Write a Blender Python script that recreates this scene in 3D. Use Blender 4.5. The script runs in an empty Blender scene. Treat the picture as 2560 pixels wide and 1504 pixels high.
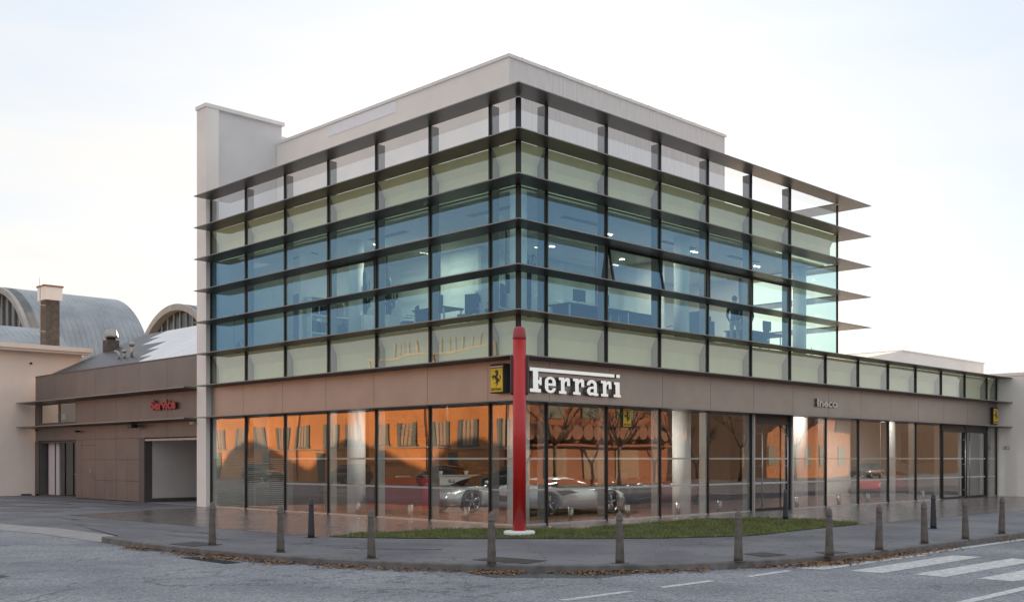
import bpy, bmesh, math, random
from mathutils import Vector, Matrix, noise
random.seed(7)
R = math.radians
SC = bpy.context.scene
COL = SC.collection

# ------------------------------------------------------------------ camera, sky, sun, exposure
SC.render.resolution_x, SC.render.resolution_y = 1024, 601
F_PX, YAW, HY = 2669.38, 45.1974, 1145.5
cam_d = bpy.data.cameras.new('camera'); cam = bpy.data.objects.new('camera', cam_d); COL.objects.link(cam)
cam.location = (-19.0363, -18.9393, 1.7)
cam.rotation_euler = (R(90), 0, R(YAW - 90))
cam_d.sensor_fit = 'HORIZONTAL'; cam_d.sensor_width = 36.0
cam_d.lens = F_PX / 2560 * 36.0
cam_d.shift_y = (HY - 752) / 2560
cam_d.clip_start = 0.1; cam_d.clip_end = 2000
SC.camera = cam

SUN_EL, SUN_AZ = 11.0, 43.0          # azimuth counter-clockwise from +X
world = bpy.data.worlds.new('World'); SC.world = world; world.use_nodes = True
wn = world.node_tree; wn.nodes.clear()
def wnode(t, **k):
    n = wn.nodes.new(t)
    for a, b in k.items(): setattr(n, a, b)
    return n
sky = wnode('ShaderNodeTexSky', sky_type='NISHITA', sun_disc=False, sun_elevation=R(SUN_EL), sun_rotation=R(90 - SUN_AZ), altitude=50, air_density=1.0, dust_density=1.5, ozone_density=1.5)
bg = wnode('ShaderNodeBackground'); wout = wnode('ShaderNodeOutputWorld')
SKY_STRENGTH = 0.15
bg.inputs['Strength'].default_value = SKY_STRENGTH
# thin high cloud veil: evens the sky out
tc = wnode('ShaderNodeTexCoord'); mp = wnode('ShaderNodeMapping'); mp.inputs['Scale'].default_value = (1.0, 1.0, 4.0)
nz = wnode('ShaderNodeTexNoise'); nz.inputs['Scale'].default_value = 1.6; nz.inputs['Detail'].default_value = 7; nz.inputs['Roughness'].default_value = 0.55
cr = wnode('ShaderNodeValToRGB'); cr.color_ramp.elements[0].position = 0.30; cr.color_ramp.elements[1].position = 0.75
cr.color_ramp.elements[0].color = (0.90, 0.90, 0.90, 1); cr.color_ramp.elements[1].color = (0.99, 0.99, 0.99, 1)
mx = wnode('ShaderNodeMixRGB')
cv = wnode('ShaderNodeValToRGB'); cv.color_ramp.elements[0].position = 0.38; cv.color_ramp.elements[1].position = 0.62
cv.color_ramp.elements[0].color = (2.12, 2.38, 2.74, 1); cv.color_ramp.elements[1].color = (2.84, 2.80, 2.74, 1)
wn.links.new(nz.outputs['Fac'], cv.inputs['Fac']); wn.links.new(cv.outputs['Color'], mx.inputs[2])
wn.links.new(tc.outputs['Generated'], mp.inputs['Vector']); wn.links.new(mp.outputs['Vector'], nz.inputs['Vector'])
wn.links.new(nz.outputs['Fac'], cr.inputs['Fac']); wn.links.new(cr.outputs['Color'], mx.inputs[0])
wn.links.new(sky.outputs['Color'], mx.inputs[1]); wn.links.new(mx.outputs['Color'], bg.inputs['Color'])
wn.links.new(bg.outputs['Background'], wout.inputs['Surface'])

sl = bpy.data.lights.new('sun', 'SUN'); sun = bpy.data.objects.new('sun', sl); COL.objects.link(sun)
sl.energy = 5.0; sl.angle = R(0.5); sl.color = (1.0, 0.66, 0.40)
sd = Vector((math.cos(R(SUN_EL)) * math.cos(R(SUN_AZ)), math.cos(R(SUN_EL)) * math.sin(R(SUN_AZ)), math.sin(R(SUN_EL))))
sun.rotation_euler = sd.to_track_quat('Z', 'Y').to_euler(); sun.location = sd * 200
vs = SC.view_settings; vs.view_transform = 'Standard'; vs.look = 'None'; vs.exposure = 1.15; vs.gamma = 1.0; vs.use_curve_mapping = False
try:
    SC.cycles.max_bounces = 10; SC.cycles.transparent_max_bounces = 24; SC.cycles.diffuse_bounces = 4; SC.cycles.glossy_bounces = 4
    SC.cycles.sample_clamp_indirect = 8
except Exception: pass

# ------------------------------------------------------------------ materials
MATS = {}
def mat(name, col, rough=0.6, metal=0.0, var=0.0, vscale=3.0, bump=0.0, bscale=40.0, spec=0.5, stretch=(1, 1, 1), coat=0.0, emit=None, dark=None, detail=5, bdist=0.01):
    """procedural principled: base colour varied by noise, optional bump"""
    if name in MATS: return MATS[name]
    m = bpy.data.materials.new(name); m.use_nodes = True; n = m.node_tree.nodes; l = m.node_tree.links
    b = n['Principled BSDF']
    b.inputs['Roughness'].default_value = rough; b.inputs['Metallic'].default_value = metal
    b.inputs['Specular IOR Level'].default_value = spec
    if coat: b.inputs['Coat Weight'].default_value = coat; b.inputs['Coat Roughness'].default_value = 0.05
    t = n.new('ShaderNodeTexCoord'); mpn = n.new('ShaderNodeMapping'); mpn.inputs['Scale'].default_value = stretch
    l.new(t.outputs['Object'], mpn.inputs['Vector'])
    nn = n.new('ShaderNodeTexNoise'); nn.inputs['Scale'].default_value = vscale; nn.inputs['Detail'].default_value = detail
    l.new(mpn.outputs['Vector'], nn.inputs['Vector'])
    c = n.new('ShaderNodeValToRGB'); c.color_ramp.elements[0].position = 0.3; c.color_ramp.elements[1].position = 0.7
    d = dark if dark else tuple(x * (1 - var) for x in col); u = tuple(min(1, x * (1 + var * 0.6)) for x in col)
    c.color_ramp.elements[0].color = (*d, 1); c.color_ramp.elements[1].color = (*u, 1)
    l.new(nn.outputs['Fac'], c.inputs['Fac']); l.new(c.outputs['Color'], b.inputs['Base Color'])
    if bump:
        n2 = n.new('ShaderNodeTexNoise'); n2.inputs['Scale'].default_value = bscale; n2.inputs['Detail'].default_value = 3
        l.new(t.outputs['Object'], n2.inputs['Vector'])
        bp = n.new('ShaderNodeBump'); bp.inputs['Strength'].default_value = bump; bp.inputs['Distance'].default_value = bdist
        l.new(n2.outputs['Fac'], bp.inputs['Height']); l.new(bp.outputs['Normal'], b.inputs['Normal'])
    if emit:
        b.inputs['Emission Color'].default_value = (*emit[:3], 1); b.inputs['Emission Strength'].default_value = emit[3]
    MATS[name] = m; return m

def glass(name, tint, r0, r1, wave=0.0, wscale=0.7, rcol=(1, 1, 1)):
    m = bpy.data.materials.new(name); m.use_nodes = True; n = m.node_tree.nodes; l = m.node_tree.links
    n.clear(); o = n.new('ShaderNodeOutputMaterial'); mixs = n.new('ShaderNodeMixShader')
    tr = n.new('ShaderNodeBsdfTransparent'); tr.inputs['Color'].default_value = (*tint, 1)
    gl = n.new('ShaderNodeBsdfGlossy'); gl.inputs['Roughness'].default_value = 0.0; gl.inputs['Color'].default_value = (*rcol, 1)
    lw = n.new('ShaderNodeLayerWeight'); lw.inputs['Blend'].default_value = 0.5
    pw = n.new('ShaderNodeMath'); pw.operation = 'POWER'; pw.inputs[1].default_value = 4.0
    ma = n.new('ShaderNodeMath'); ma.operation = 'MULTIPLY_ADD'; ma.inputs[1].default_value = r1; ma.inputs[2].default_value = r0; ma.use_clamp = True
    l.new(lw.outputs['Facing'], pw.inputs[0]); l.new(pw.outputs[0], ma.inputs[0]); l.new(ma.outputs[0], mixs.inputs[0])
    l.new(tr.outputs[0], mixs.inputs[1]); l.new(gl.outputs[0], mixs.inputs[2]); l.new(mixs.outputs[0], o.inputs['Surface'])
    if wave:
        t = n.new('ShaderNodeTexCoord'); nn = n.new('ShaderNodeTexNoise'); nn.inputs['Scale'].default_value = wscale; nn.inputs['Detail'].default_value = 0.5
        bp = n.new('ShaderNodeBump'); bp.inputs['Strength'].default_value = 1.0; bp.inputs['Distance'].default_value = wave
        l.new(t.outputs['Object'], nn.inputs['Vector']); l.new(nn.outputs['Fac'], bp.inputs['Height']); l.new(bp.outputs['Normal'], gl.inputs['Normal'])
    MATS[name] = m; return m

G_UP = glass('glass_office', (0.74, 0.93, 0.83), 0.20, 1.2, 0.005, 0.5, (0.38, 0.66, 0.96))
G_CLR = glass('glass_screen', (0.98, 0.99, 0.99), 0.15, 0.8, 0.003)
G_SP = glass('glass_spandrel', (0.86, 0.97, 0.84), 0.15, 1.0, 0.008, 0.7)
G_SHOP = glass('glass_shop', (0.84, 0.88, 0.86), 0.16, 1.3, 0.0045, 0.6)
G_PLAIN = glass('glass_plain', (0.85, 0.92, 0.92), 0.08, 0.8)

M_CREAM = mat('cream_render', (0.85, 0.80, 0.745), 0.85, var=0.06, vscale=0.8, bump=0.15, bscale=60)
M_CREAM2 = mat('cream_render_warm', (0.86, 0.74, 0.65), 0.85, var=0.07, vscale=0.5, bump=0.15, bscale=60)
M_COREW = mat('core_wall_render', (0.68, 0.66, 0.66), 0.85, var=0.07, vscale=0.9, bump=0.1, bscale=50)
M_STREAK = mat('stained_concrete', (0.70, 0.67, 0.65), 0.9, var=0.12, vscale=11.0, stretch=(1.0, 1.0, 0.07), bump=0.1, bscale=40, detail=8)
M_PATCH = mat('repainted_patch', (0.86, 0.85, 0.87), 0.8, var=0.03)
M_CAP = mat('white_metal_cap', (0.78, 0.76, 0.74), 0.5, var=0.08, vscale=2)
M_LOUVRE = mat('louvre_metal', (0.125, 0.118, 0.108), 0.38, 0.55, var=0.15, vscale=2.0, stretch=(0.6, 0.6, 6))
M_LEDGE = mat('louvre_edge', (0.26, 0.25, 0.24), 0.4, 0.5, var=0.1)
M_BLACK = mat('black_mullion', (0.010, 0.010, 0.011), 0.35, 0.3, var=0.2)
M_FIN = mat('mullion_fin', (0.24, 0.23, 0.22), 0.5, 0.3, var=0.12, vscale=1.5)
M_FASCIA = mat('fascia_panel', (0.345, 0.32, 0.29), 0.36, 0.6, var=0.08, vscale=1.2)
M_CLAD = mat('service_cladding', (0.170, 0.152, 0.140), 0.42, 0.35, var=0.12, vscale=1.0)
M_CLADD = mat('service_trim', (0.11, 0.10, 0.095), 0.5, 0.3, var=0.1)
M_GAP = mat('dark_joint', (0.03, 0.027, 0.025), 0.8, var=0.1)
M_SPAN = mat('spandrel_panel', (0.85, 0.80, 0.63), 0.75, var=0.05, vscale=1.5)
M_WHITE = mat('white_plaster', (0.72, 0.72, 0.70), 0.8, var=0.04)
M_WALLIN = mat('inner_wall', (0.72, 0.70, 0.66), 0.8, var=0.05)
M_CEIL = mat('ceiling_white', (0.80, 0.80, 0.78), 0.8, var=0.05)
M_TERRA = mat('showroom_tile', (0.14, 0.060, 0.040), 0.18, var=0.12, vscale=2)
M_OFLOOR = mat('office_floor', (0.10, 0.10, 0.11), 0.5, var=0.1)
M_COLUMN = mat('column_white', (0.88, 0.88, 0.87), 0.6, var=0.04, vscale=0.8)
M_BAND = mat('frosted_band', (0.55, 0.57, 0.56), 0.6, var=0.05)
M_STEEL = mat('brushed_steel', (0.42, 0.40, 0.38), 0.32, 0.9, var=0.12, vscale=8, stretch=(1, 1, 6))
M_CHROME = mat('polished_chrome', (0.80, 0.79, 0.78), 0.06, 1.0, var=0.03, bump=0.25, bscale=3.0, bdist=0.02)
M_CHROMES = mat('brushed_chrome_side', (0.45, 0.43, 0.41), 0.35, 0.9, var=0.1)
M_REDPOLE = mat('red_pole_paint', (0.50, 0.014, 0.014), 0.38, var=0.12, vscale=1.5, coat=0.15)
M_REDCAP = mat('red_cap_plastic', (0.36, 0.045, 0.05), 0.5, var=0.1)
M_REDLET = mat('red_letters', (0.42, 0.01, 0.02), 0.45, var=0.1)
M_MAROON = mat('maroon_panel', (0.05, 0.008, 0.012), 0.35, var=0.1)
M_YELLOW = mat('sign_yellow', (0.85, 0.58, 0.02), 0.45, var=0.03)
M_SIGNBLK = mat('sign_black', (0.012, 0.011, 0.011), 0.4, var=0.1)
M_SIGNRED = mat('sign_red', (0.5, 0.02, 0.02), 0.5, var=0.05)
M_SIGNWHT = mat('sign_white', (0.8, 0.78, 0.75), 0.5, var=0.03)
M_BOLL = mat('bollard_paint', (0.125, 0.105, 0.092), 0.6, var=0.40, vscale=7, bump=0.2, bscale=60)
M_BOLLD = mat('bollard_black', (0.028, 0.032, 0.042), 0.45, var=0.25, vscale=5)
M_ALU = mat('pale_aluminium', (0.50, 0.50, 0.50), 0.35, 0.7, var=0.05)
M_ORANGE = mat('orange_stucco', (0.84, 0.35, 0.115), 0.85, var=0.22, vscale=0.35)
M_ORANGE2 = mat('terracotta_stucco', (0.36, 0.155, 0.085), 0.85, var=0.10, vscale=0.6)
M_TEAL = mat('teal_shutter', (0.10, 0.14, 0.13), 0.6, var=0.1)
M_CURT = mat('pale_curtain', (0.55, 0.45, 0.36), 0.8, var=0.1)
M_CLAYR = mat('clay_roof', (0.30, 0.15, 0.10), 0.8, var=0.2, vscale=4)
M_BLIND = mat('brown_blind', (0.30, 0.19, 0.12), 0.6, var=0.2, vscale=3, stretch=(0.5, 0.5, 12))
M_DARKG = mat('dark_glass', (0.01, 0.012, 0.014), 0.05, 0.0, var=0.1, spec=0.8)
M_SILVER = mat('silver_paint', (0.40, 0.43, 0.44), 0.22, 0.35, var=0.03, coat=1.0)
M_REDPAINT = mat('red_car_paint', (0.34, 0.012, 0.012), 0.25, 0.1, var=0.04, coat=1.0)
M_DARKPAINT = mat('dark_car_paint', (0.02, 0.022, 0.026), 0.25, 0.2, var=0.1, coat=1.0)
M_RUBBER = mat('tyre_rubber', (0.012, 0.012, 0.012), 0.75, var=0.2)
M_RIM = mat('rim_metal', (0.50, 0.50, 0.50), 0.25, 0.9, var=0.1)
M_BLKPL = mat('black_plastic', (0.015, 0.015, 0.016), 0.5, var=0.2)
M_NAVY = mat('navy_fabric', (0.015, 0.03, 0.06), 0.7, var=0.2)
M_WOOD = mat('tread_wood', (0.34, 0.12, 0.035), 0.45, var=0.25, vscale=4, stretch=(1, 6, 1))
M_TANSOFA = mat('tan_leather', (0.30, 0.22, 0.15), 0.5, var=0.1)
M_REDCAB = mat('dark_red_lacquer', (0.20, 0.008, 0.010), 0.2, var=0.1, coat=0.6)
M_WORKTOP = mat('pale_worktop', (0.62, 0.56, 0.48), 0.5, var=0.06)
M_GREENP = mat('cactus_green', (0.02, 0.055, 0.03), 0.7, var=0.3, vscale=8)
M_LEAFP = mat('pot_leaf', (0.05, 0.07, 0.02), 0.6, var=0.3, vscale=8)
M_BARK = mat('plane_bark', (0.22, 0.17, 0.12), 0.85, var=0.35, vscale=6)
M_SKIN = mat('skin', (0.45, 0.27, 0.20), 0.6, var=0.05)
M_HAIR = mat('dark_hair', (0.02, 0.014, 0.01), 0.6, var=0.1)
M_CHIM = mat('old_plaster_brown', (0.11, 0.095, 0.08), 0.9, var=0.35, vscale=5, bump=0.4, bscale=20)
M_GALV = mat('galvanised', (0.38, 0.38, 0.36), 0.4, 0.6, var=0.15, vscale=6)
M_DGREEN = mat('lamp_green_grey', (0.03, 0.035, 0.03), 0.5, var=0.2)
M_VGLASS = mat('old_green_glazing', (0.05, 0.065, 0.065), 0.25, 0.1, var=0.35, vscale=1.6)
M_VRIM = mat('pale_concrete_rim', (0.42, 0.40, 0.37), 0.85, var=0.15, vscale=2)
M_SHED = mat('sky_sheen_roof_panel', (0.55, 0.56, 0.57), 0.25, 0.5, var=0.10, vscale=0.5)  # pale colour carries the sky reflection on part of the roof
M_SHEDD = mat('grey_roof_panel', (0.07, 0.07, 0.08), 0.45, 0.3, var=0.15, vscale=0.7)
M_CARD = mat('white_card', (0.7, 0.7, 0.68), 0.7, var=0.02)
M_PIC = mat('dark_red_picture', (0.09, 0.02, 0.012), 0.6, var=0.7, vscale=3)
M_PURPLE = mat('purple_decal', (0.10, 0.03, 0.12), 0.6, var=0.1)
M_PAINTW = mat('road_paint', (0.70, 0.70, 0.70), 0.7, var=0.0, dark=(0.38, 0.38, 0.39), vscale=11, detail=12)
M_LEAF = mat('dead_leaf', (0.24, 0.14, 0.075), 0.8, var=0.65, vscale=9)
M_GRASSB = mat('grass_blade', (0.165, 0.185, 0.050), 0.7, var=0.45, vscale=2.2)
M_IRON = mat('manhole_iron', (0.050, 0.048, 0.048), 0.6, 0.3, var=0.35, vscale=14, bump=0.5, bscale=60)

def corrugated():
    m = bpy.data.materials.new('corrugated_metal'); m.use_nodes = True; n = m.node_tree.nodes; l = m.node_tree.links; b = n['Principled BSDF']
    b.inputs['Roughness'].default_value = 0.42; b.inputs['Metallic'].default_value = 0.45
    t = n.new('ShaderNodeTexCoord'); w = n.new('ShaderNodeTexWave'); w.wave_type = 'BANDS'; w.bands_direction = 'X'; w.inputs['Scale'].default_value = 0.9
    nn = n.new('ShaderNodeTexNoise'); nn.inputs['Scale'].default_value = 0.7; nn.inputs['Detail'].default_value = 6
    c = n.new('ShaderNodeValToRGB'); c.color_ramp.elements[0].position = 0.3; c.color_ramp.elements[0].color = (0.27, 0.30, 0.33, 1)
    c.color_ramp.elements[1].position = 0.7; c.color_ramp.elements[1].color = (0.42, 0.45, 0.48, 1)
    bp = n.new('ShaderNodeBump'); bp.inputs['Strength'].default_value = 0.9; bp.inputs['Distance'].default_value = 0.12
    l.new(t.outputs['Object'], w.inputs['Vector']); l.new(t.outputs['Object'], nn.inputs['Vector']); l.new(nn.outputs['Fac'], c.inputs['Fac'])
    l.new(c.outputs['Color'], b.inputs['Base Color']); l.new(w.outputs['Fac'], bp.inputs['Height']); l.new(bp.outputs['Normal'], b.inputs['Normal'])
    return m
M_CORR = corrugated()

def asphalt(name, lo, hi, patch, scale, rough=0.85):
    """speckled stone chips + large soft stains + fine bump + thin cracks"""
    m = bpy.data.materials.new(name); m.use_nodes = True; n = m.node_tree.nodes; l = m.node_tree.links; b = n['Principled BSDF']
    t = n.new('ShaderNodeTexCoord')
    v = n.new('ShaderNodeTexVoronoi'); v.inputs['Scale'].default_value = scale; v.inputs['Randomness'].default_value = 1.0
    s = n.new('ShaderNodeTexNoise'); s.inputs['Scale'].default_value = 0.45; s.inputs['Detail'].default_value = 6; s.inputs['Roughness'].default_value = 0.6
    s2 = n.new('ShaderNodeTexNoise'); s2.inputs['Scale'].default_value = scale * 0.35; s2.inputs['Detail'].default_value = 4
    c1 = n.new('ShaderNodeValToRGB'); c1.color_ramp.elements[0].color = (*lo, 1); c1.color_ramp.elements[1].color = (*hi, 1)
    c1.color_ramp.elements[0].position = 0.1; c1.color_ramp.elements[1].position = 0.95
    sep = n.new('ShaderNodeSeparateColor'); l.new(v.outputs['Color'], sep.inputs[0])
    mixf = n.new('ShaderNodeMath'); mixf.operation = 'MULTIPLY_ADD'; mixf.inputs[1].default_value = 0.62
    l.new(sep.outputs[0], mixf.inputs[0])
    s2m = n.new('ShaderNodeMath'); s2m.operation = 'MULTIPLY'; s2m.inputs[1].default_value = 0.55; l.new(s2.outputs['Fac'], s2m.inputs[0]); l.new(s2m.outputs[0], mixf.inputs[2])
    l.new(mixf.outputs[0], c1.inputs['Fac'])
    c2 = n.new('ShaderNodeValToRGB'); c2.color_ramp.elements[0].position = 0.38; c2.color_ramp.elements[1].position = 0.60
    c2.color_ramp.elements[0].color = (*patch, 1); c2.color_ramp.elements[1].color = (1, 1, 1, 1)
    l.new(s.outputs['Fac'], c2.inputs['Fac'])
    mu = n.new('ShaderNodeMixRGB'); mu.blend_type = 'MULTIPLY'; mu.inputs[0].default_value = 1
    l.new(c1.outputs['Color'], mu.inputs[1]); l.new(c2.outputs['Color'], mu.inputs[2])
    # cracks
    dn = n.new('ShaderNodeTexNoise'); dn.inputs['Scale'].default_value = 1.3; dn.inputs['Detail'].default_value = 5
    ad = n.new('ShaderNodeMixRGB'); ad.blend_type = 'ADD'; ad.inputs[0].default_value = 0.9
    vc = n.new('ShaderNodeTexVoronoi'); vc.feature = 'DISTANCE_TO_EDGE'; vc.inputs['Scale'].default_value = 0.23
    l.new(t.outputs['Object'], dn.inputs['Vector']); l.new(t.outputs['Object'], ad.inputs[1]); l.new(dn.outputs['Color'], ad.inputs[2]); l.new(ad.outputs[0], vc.inputs['Vector'])
    cc = n.new('ShaderNodeValToRGB'); cc.color_ramp.elements[0].position = 0.0; cc.color_ramp.elements[0].color = (0.45, 0.45, 0.45, 1)
    cc.color_ramp.elements[1].position = 0.0045; cc.color_ramp.elements[1].color = (1, 1, 1, 1)
    l.new(vc.outputs['Distance'], cc.inputs['Fac'])
    mu2 = n.new('ShaderNodeMixRGB'); mu2.blend_type = 'MULTIPLY'; mu2.inputs[0].default_value = 1
    l.new(mu.outputs[0], mu2.inputs[1]); l.new(cc.outputs[0], mu2.inputs[2]); l.new(mu2.outputs[0], b.inputs['Base Color'])
    b.inputs['Roughness'].default_value = rough
    bp = n.new('ShaderNodeBump'); bp.inputs['Strength'].default_value = 0.7; bp.inputs['Distance'].default_value = 0.01
    l.new(v.outputs['Distance'], bp.inputs['Height']); l.new(bp.outputs['Normal'], b.inputs['Normal'])
    for x in (v, s, s2): l.new(t.outputs['Object'], x.inputs['Vector'])
    return m
M_ROAD = asphalt('road_asphalt', (0.10, 0.105, 0.115), (0.40, 0.415, 0.45), (0.70, 0.70, 0.73), 42)
M_PAVE = asphalt('pavement_asphalt', (0.12, 0.12, 0.13), (0.23, 0.232, 0.25), (0.64, 0.64, 0.69), 60, 0.7)
M_PATCHA = asphalt('repair_asphalt', (0.035, 0.035, 0.038), (0.15, 0.15, 0.155), (0.8, 0.8, 0.8), 45)
M_KERB = mat('kerb_stone', (0.155, 0.143, 0.138), 0.8, var=0.35, vscale=4, bump=0.4, bscale=40)
M_KERBF = mat('flush_kerb_concrete', (0.32, 0.31, 0.31), 0.8, var=0.12, vscale=3, bump=0.3, bscale=40)
M_EARTH = mat('earth', (0.05, 0.045, 0.03), 0.95, var=0.4, vscale=4)

def tile_mat():
    m = bpy.data.materials.new('plaza_tile'); m.use_nodes = True; n = m.node_tree.nodes; l = m.node_tree.links; b = n['Principled BSDF']
    t = n.new('ShaderNodeTexCoord'); br = n.new('ShaderNodeTexBrick')
    br.inputs['Color1'].default_value = (0.118, 0.100, 0.096, 1); br.inputs['Color2'].default_value = (0.150, 0.128, 0.122, 1); br.inputs['Mortar'].default_value = (0.08, 0.07, 0.068, 1)
    br.inputs['Scale'].default_value = 1.0; br.inputs['Brick Width'].default_value = 0.6; br.inputs['Row Height'].default_value = 0.6; br.inputs['Mortar Size'].default_value = 0.006; br.offset = 0.0
    nn = n.new('ShaderNodeTexNoise'); nn.inputs['Scale'].default_value = 1.2; nn.inputs['Detail'].default_value = 6
    rr = n.new('ShaderNodeMapRange'); rr.inputs['To Min'].default_value = 0.16; rr.inputs['To Max'].default_value = 0.34
    n3 = n.new('ShaderNodeTexNoise'); n3.inputs['Scale'].default_value = 9; n3.inputs['Detail'].default_value = 3
    bp = n.new('ShaderNodeBump'); bp.inputs['Strength'].default_value = 0.25; bp.inputs['Distance'].default_value = 0.01
    for x in (br, nn, n3): l.new(t.outputs['Object'], x.inputs['Vector'])
    l.new(br.outputs['Color'], b.inputs['Base Color']); l.new(nn.outputs['Fac'], rr.inputs['Value']); l.new(rr.outputs[0], b.inputs['Roughness'])
    l.new(n3.outputs['Fac'], bp.inputs['Height']); l.new(bp.outputs['Normal'], b.inputs['Normal'])
    b.inputs['Specular IOR Level'].default_value = 0.8
    return m
M_TILE = tile_mat()

# ------------------------------------------------------------------ helpers
ORG = {}
def tag(o, label=None, cat=None, group=None, kind=None):
    if label: o['label'] = label
    if cat: o['category'] = cat
    if group: o['group'] = group
    if kind: o['kind'] = kind
    return o
def thing(name, label, cat, loc=(0, 0, 0), group=None, rotz=0.0):
    o = bpy.data.objects.new(name, None); o.empty_display_size = 0.2; COL.objects.link(o)
    o.location = loc; o.rotation_euler = (0, 0, rotz); ORG[o.name] = Vector(loc)
    return tag(o, label, cat, group)
class MB:
    def __init__(s): s.b = bmesh.new()
    def face(s, pts, mi=0):
        try:
            f = s.b.faces.new([s.b.verts.new(p) for p in pts]); f.material_index = mi; return f
        except ValueError: return None
    def box(s, x0, x1, y0, y1, z0, z1, mi=0, M=None):
        if x0 > x1: x0, x1 = x1, x0
        if y0 > y1: y0, y1 = y1, y0
        if z0 > z1: z0, z1 = z1, z0
        c = [(x0, y0, z0), (x1, y0, z0), (x1, y1, z0), (x0, y1, z0), (x0, y0, z1), (x1, y0, z1), (x1, y1, z1), (x0, y1, z1)]
        v = [s.b.verts.new(M @ Vector(p) if M else p) for p in c]
        for q in ((0, 3, 2, 1), (4, 5, 6, 7), (0, 1, 5, 4), (1, 2, 6, 5), (2, 3, 7, 6), (3, 0, 4, 7)):
            s.b.faces.new([v[i] for i in q]).material_index = mi
        return s
    def prism(s, poly, a, b, mi=0, caps=True):
        """poly: list of 3D points; extruded from offset a to offset b"""
        a = Vector(a); b = Vector(b)
        lo = [s.b.verts.new(Vector(p) + a) for p in poly]; hi = [s.b.verts.new(Vector(p) + b) for p in poly]
        n = len(poly)
        if caps:
            s.b.faces.new(lo[::-1]).material_index = mi; s.b.faces.new(hi).material_index = mi
        for i in range(n): s.b.faces.new([lo[i], lo[(i + 1) % n], hi[(i + 1) % n], hi[i]]).material_index = mi
        return s
    def lathe(s, prof, c=(0, 0, 0), seg=24, mi=0, axis='Z', M=None, cap=True):
        rings = []
        for r, z in prof:
            ring = []
            for k in range(seg):
                a = 2 * math.pi * k / seg
                if axis == 'Z': p = Vector((r * math.cos(a), r * math.sin(a), z))
                elif axis == 'Y': p = Vector((r * math.cos(a), z, r * math.sin(a)))
                else: p = Vector((z, r * math.cos(a), r * math.sin(a)))
                p += Vector(c)
                ring.append(s.b.verts.new(M @ p if M else p))
            rings.append(ring)
        for i in range(len(rings) - 1):
            for k in range(seg):
                f = s.b.faces.new([rings[i][k], rings[i][(k + 1) % seg], rings[i + 1][(k + 1) % seg], rings[i + 1][k]]); f.smooth = True; f.material_index = mi
        if cap:
            s.b.faces.new(rings[0][::-1]).material_index = mi; s.b.faces.new(rings[-1]).material_index = mi
        return s
    def tube(s, pts, r, seg=8, mi=0, r1=None):
        P = [Vector(p) for p in pts]; rings = []
        for i, p in enumerate(P):
            d = (P[min(i + 1, len(P) - 1)] - P[max(i - 1, 0)]).normalized()
            u = d.cross(Vector((0, 0, 1)));
            if u.length < 1e-3: u = Vector((1, 0, 0))
            u.normalize(); w = d.cross(u)
            rr = r if r1 is None else r + (r1 - r) * i / (len(P) - 1)
            rings.append([s.b.verts.new(p + rr * (math.cos(2 * math.pi * k / seg) * u + math.sin(2 * math.pi * k / seg) * w)) for k in range(seg)])
        for i in range(len(rings) - 1):
            for k in range(seg):
                f = s.b.faces.new([rings[i][k], rings[i][(k + 1) % seg], rings[i + 1][(k + 1) % seg], rings[i + 1][k]]); f.smooth = True; f.material_index = mi
        s.b.faces.new(rings[0][::-1]).material_index = mi; s.b.faces.new(rings[-1]).material_index = mi
        return s
    def build(s, name, m, parent=None, bevel=0.0, recalc=True):
        if recalc: bmesh.ops.recalc_face_normals(s.b, faces=s.b.faces[:])
        me = bpy.data.meshes.new(name)
        org = Vector((0, 0, 0))
        if parent is not None and parent.name in ORG: org = ORG[parent.name]
        if org.length: bmesh.ops.translate(s.b, verts=s.b.verts[:], vec=-org)
        s.b.to_mesh(me); s.b.free()
        for x in (m if isinstance(m, (list, tuple)) else [m]): me.materials.append(x)
        o = bpy.data.objects.new(name, me); COL.objects.link(o)
        if parent is not None:
            o.parent = parent; ORG[o.name] = org
        if bevel:
            bv = o.modifiers.new('bevel', 'BEVEL'); bv.width = bevel; bv.segments = 2; bv.limit_method = 'ANGLE'
        return o
def bx(name, m, parent, *a, bevel=0.0): return MB().box(*a).build(name, m, parent, bevel)
def lone(o, label, cat, group=None): return tag(o, label, cat, group)
def struct(o): o['kind'] = 'structure'; return o
def copy_tree(o, parent=None):
    c = o.copy(); COL.objects.link(c)
    if parent is not None: c.parent = parent
    for ch in list(o.children): copy_tree(ch, c)
    return c
def text_mesh(txt, size, depth, bold=0.0, width=1.0):
    cu = bpy.data.curves.new('lettering', 'FONT'); cu.body = txt; cu.size = size; cu.extrude = depth / 2; cu.offset = bold; cu.resolution_u = 3
    o = bpy.data.objects.new('lettering', cu); COL.objects.link(o); bpy.context.view_layer.update()
    me = bpy.data.meshes.new_from_object(o.evaluated_get(bpy.context.evaluated_depsgraph_get())); bpy.data.objects.remove(o)
    for v in me.vertices: v.co.x *= width
    return me

# ------------------------------------------------------------------ key dimensions
ZT, H = 10.8213, 1.099
L = [None] + [ZT - i * H for i in range(8)]            # L[1]..L[8]: louvre levels, top to bottom
B0, B = 1.0183, 2.3898
RX = [0.0] + [B0 + i * B for i in range(13)]           # right facade mullions x (0 = corner)
LY = [0.0] + [B0 + i * B for i in range(7)]            # left facade mullions y
LY[7] = 15.30
TE = 16.2                                              # tower right end
WE = 30.85                                             # wing right end
OV, OE = 0.70, 1.21                                    # louvre overhang: front, tower end
ZR = -0.12                                             # road level

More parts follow.
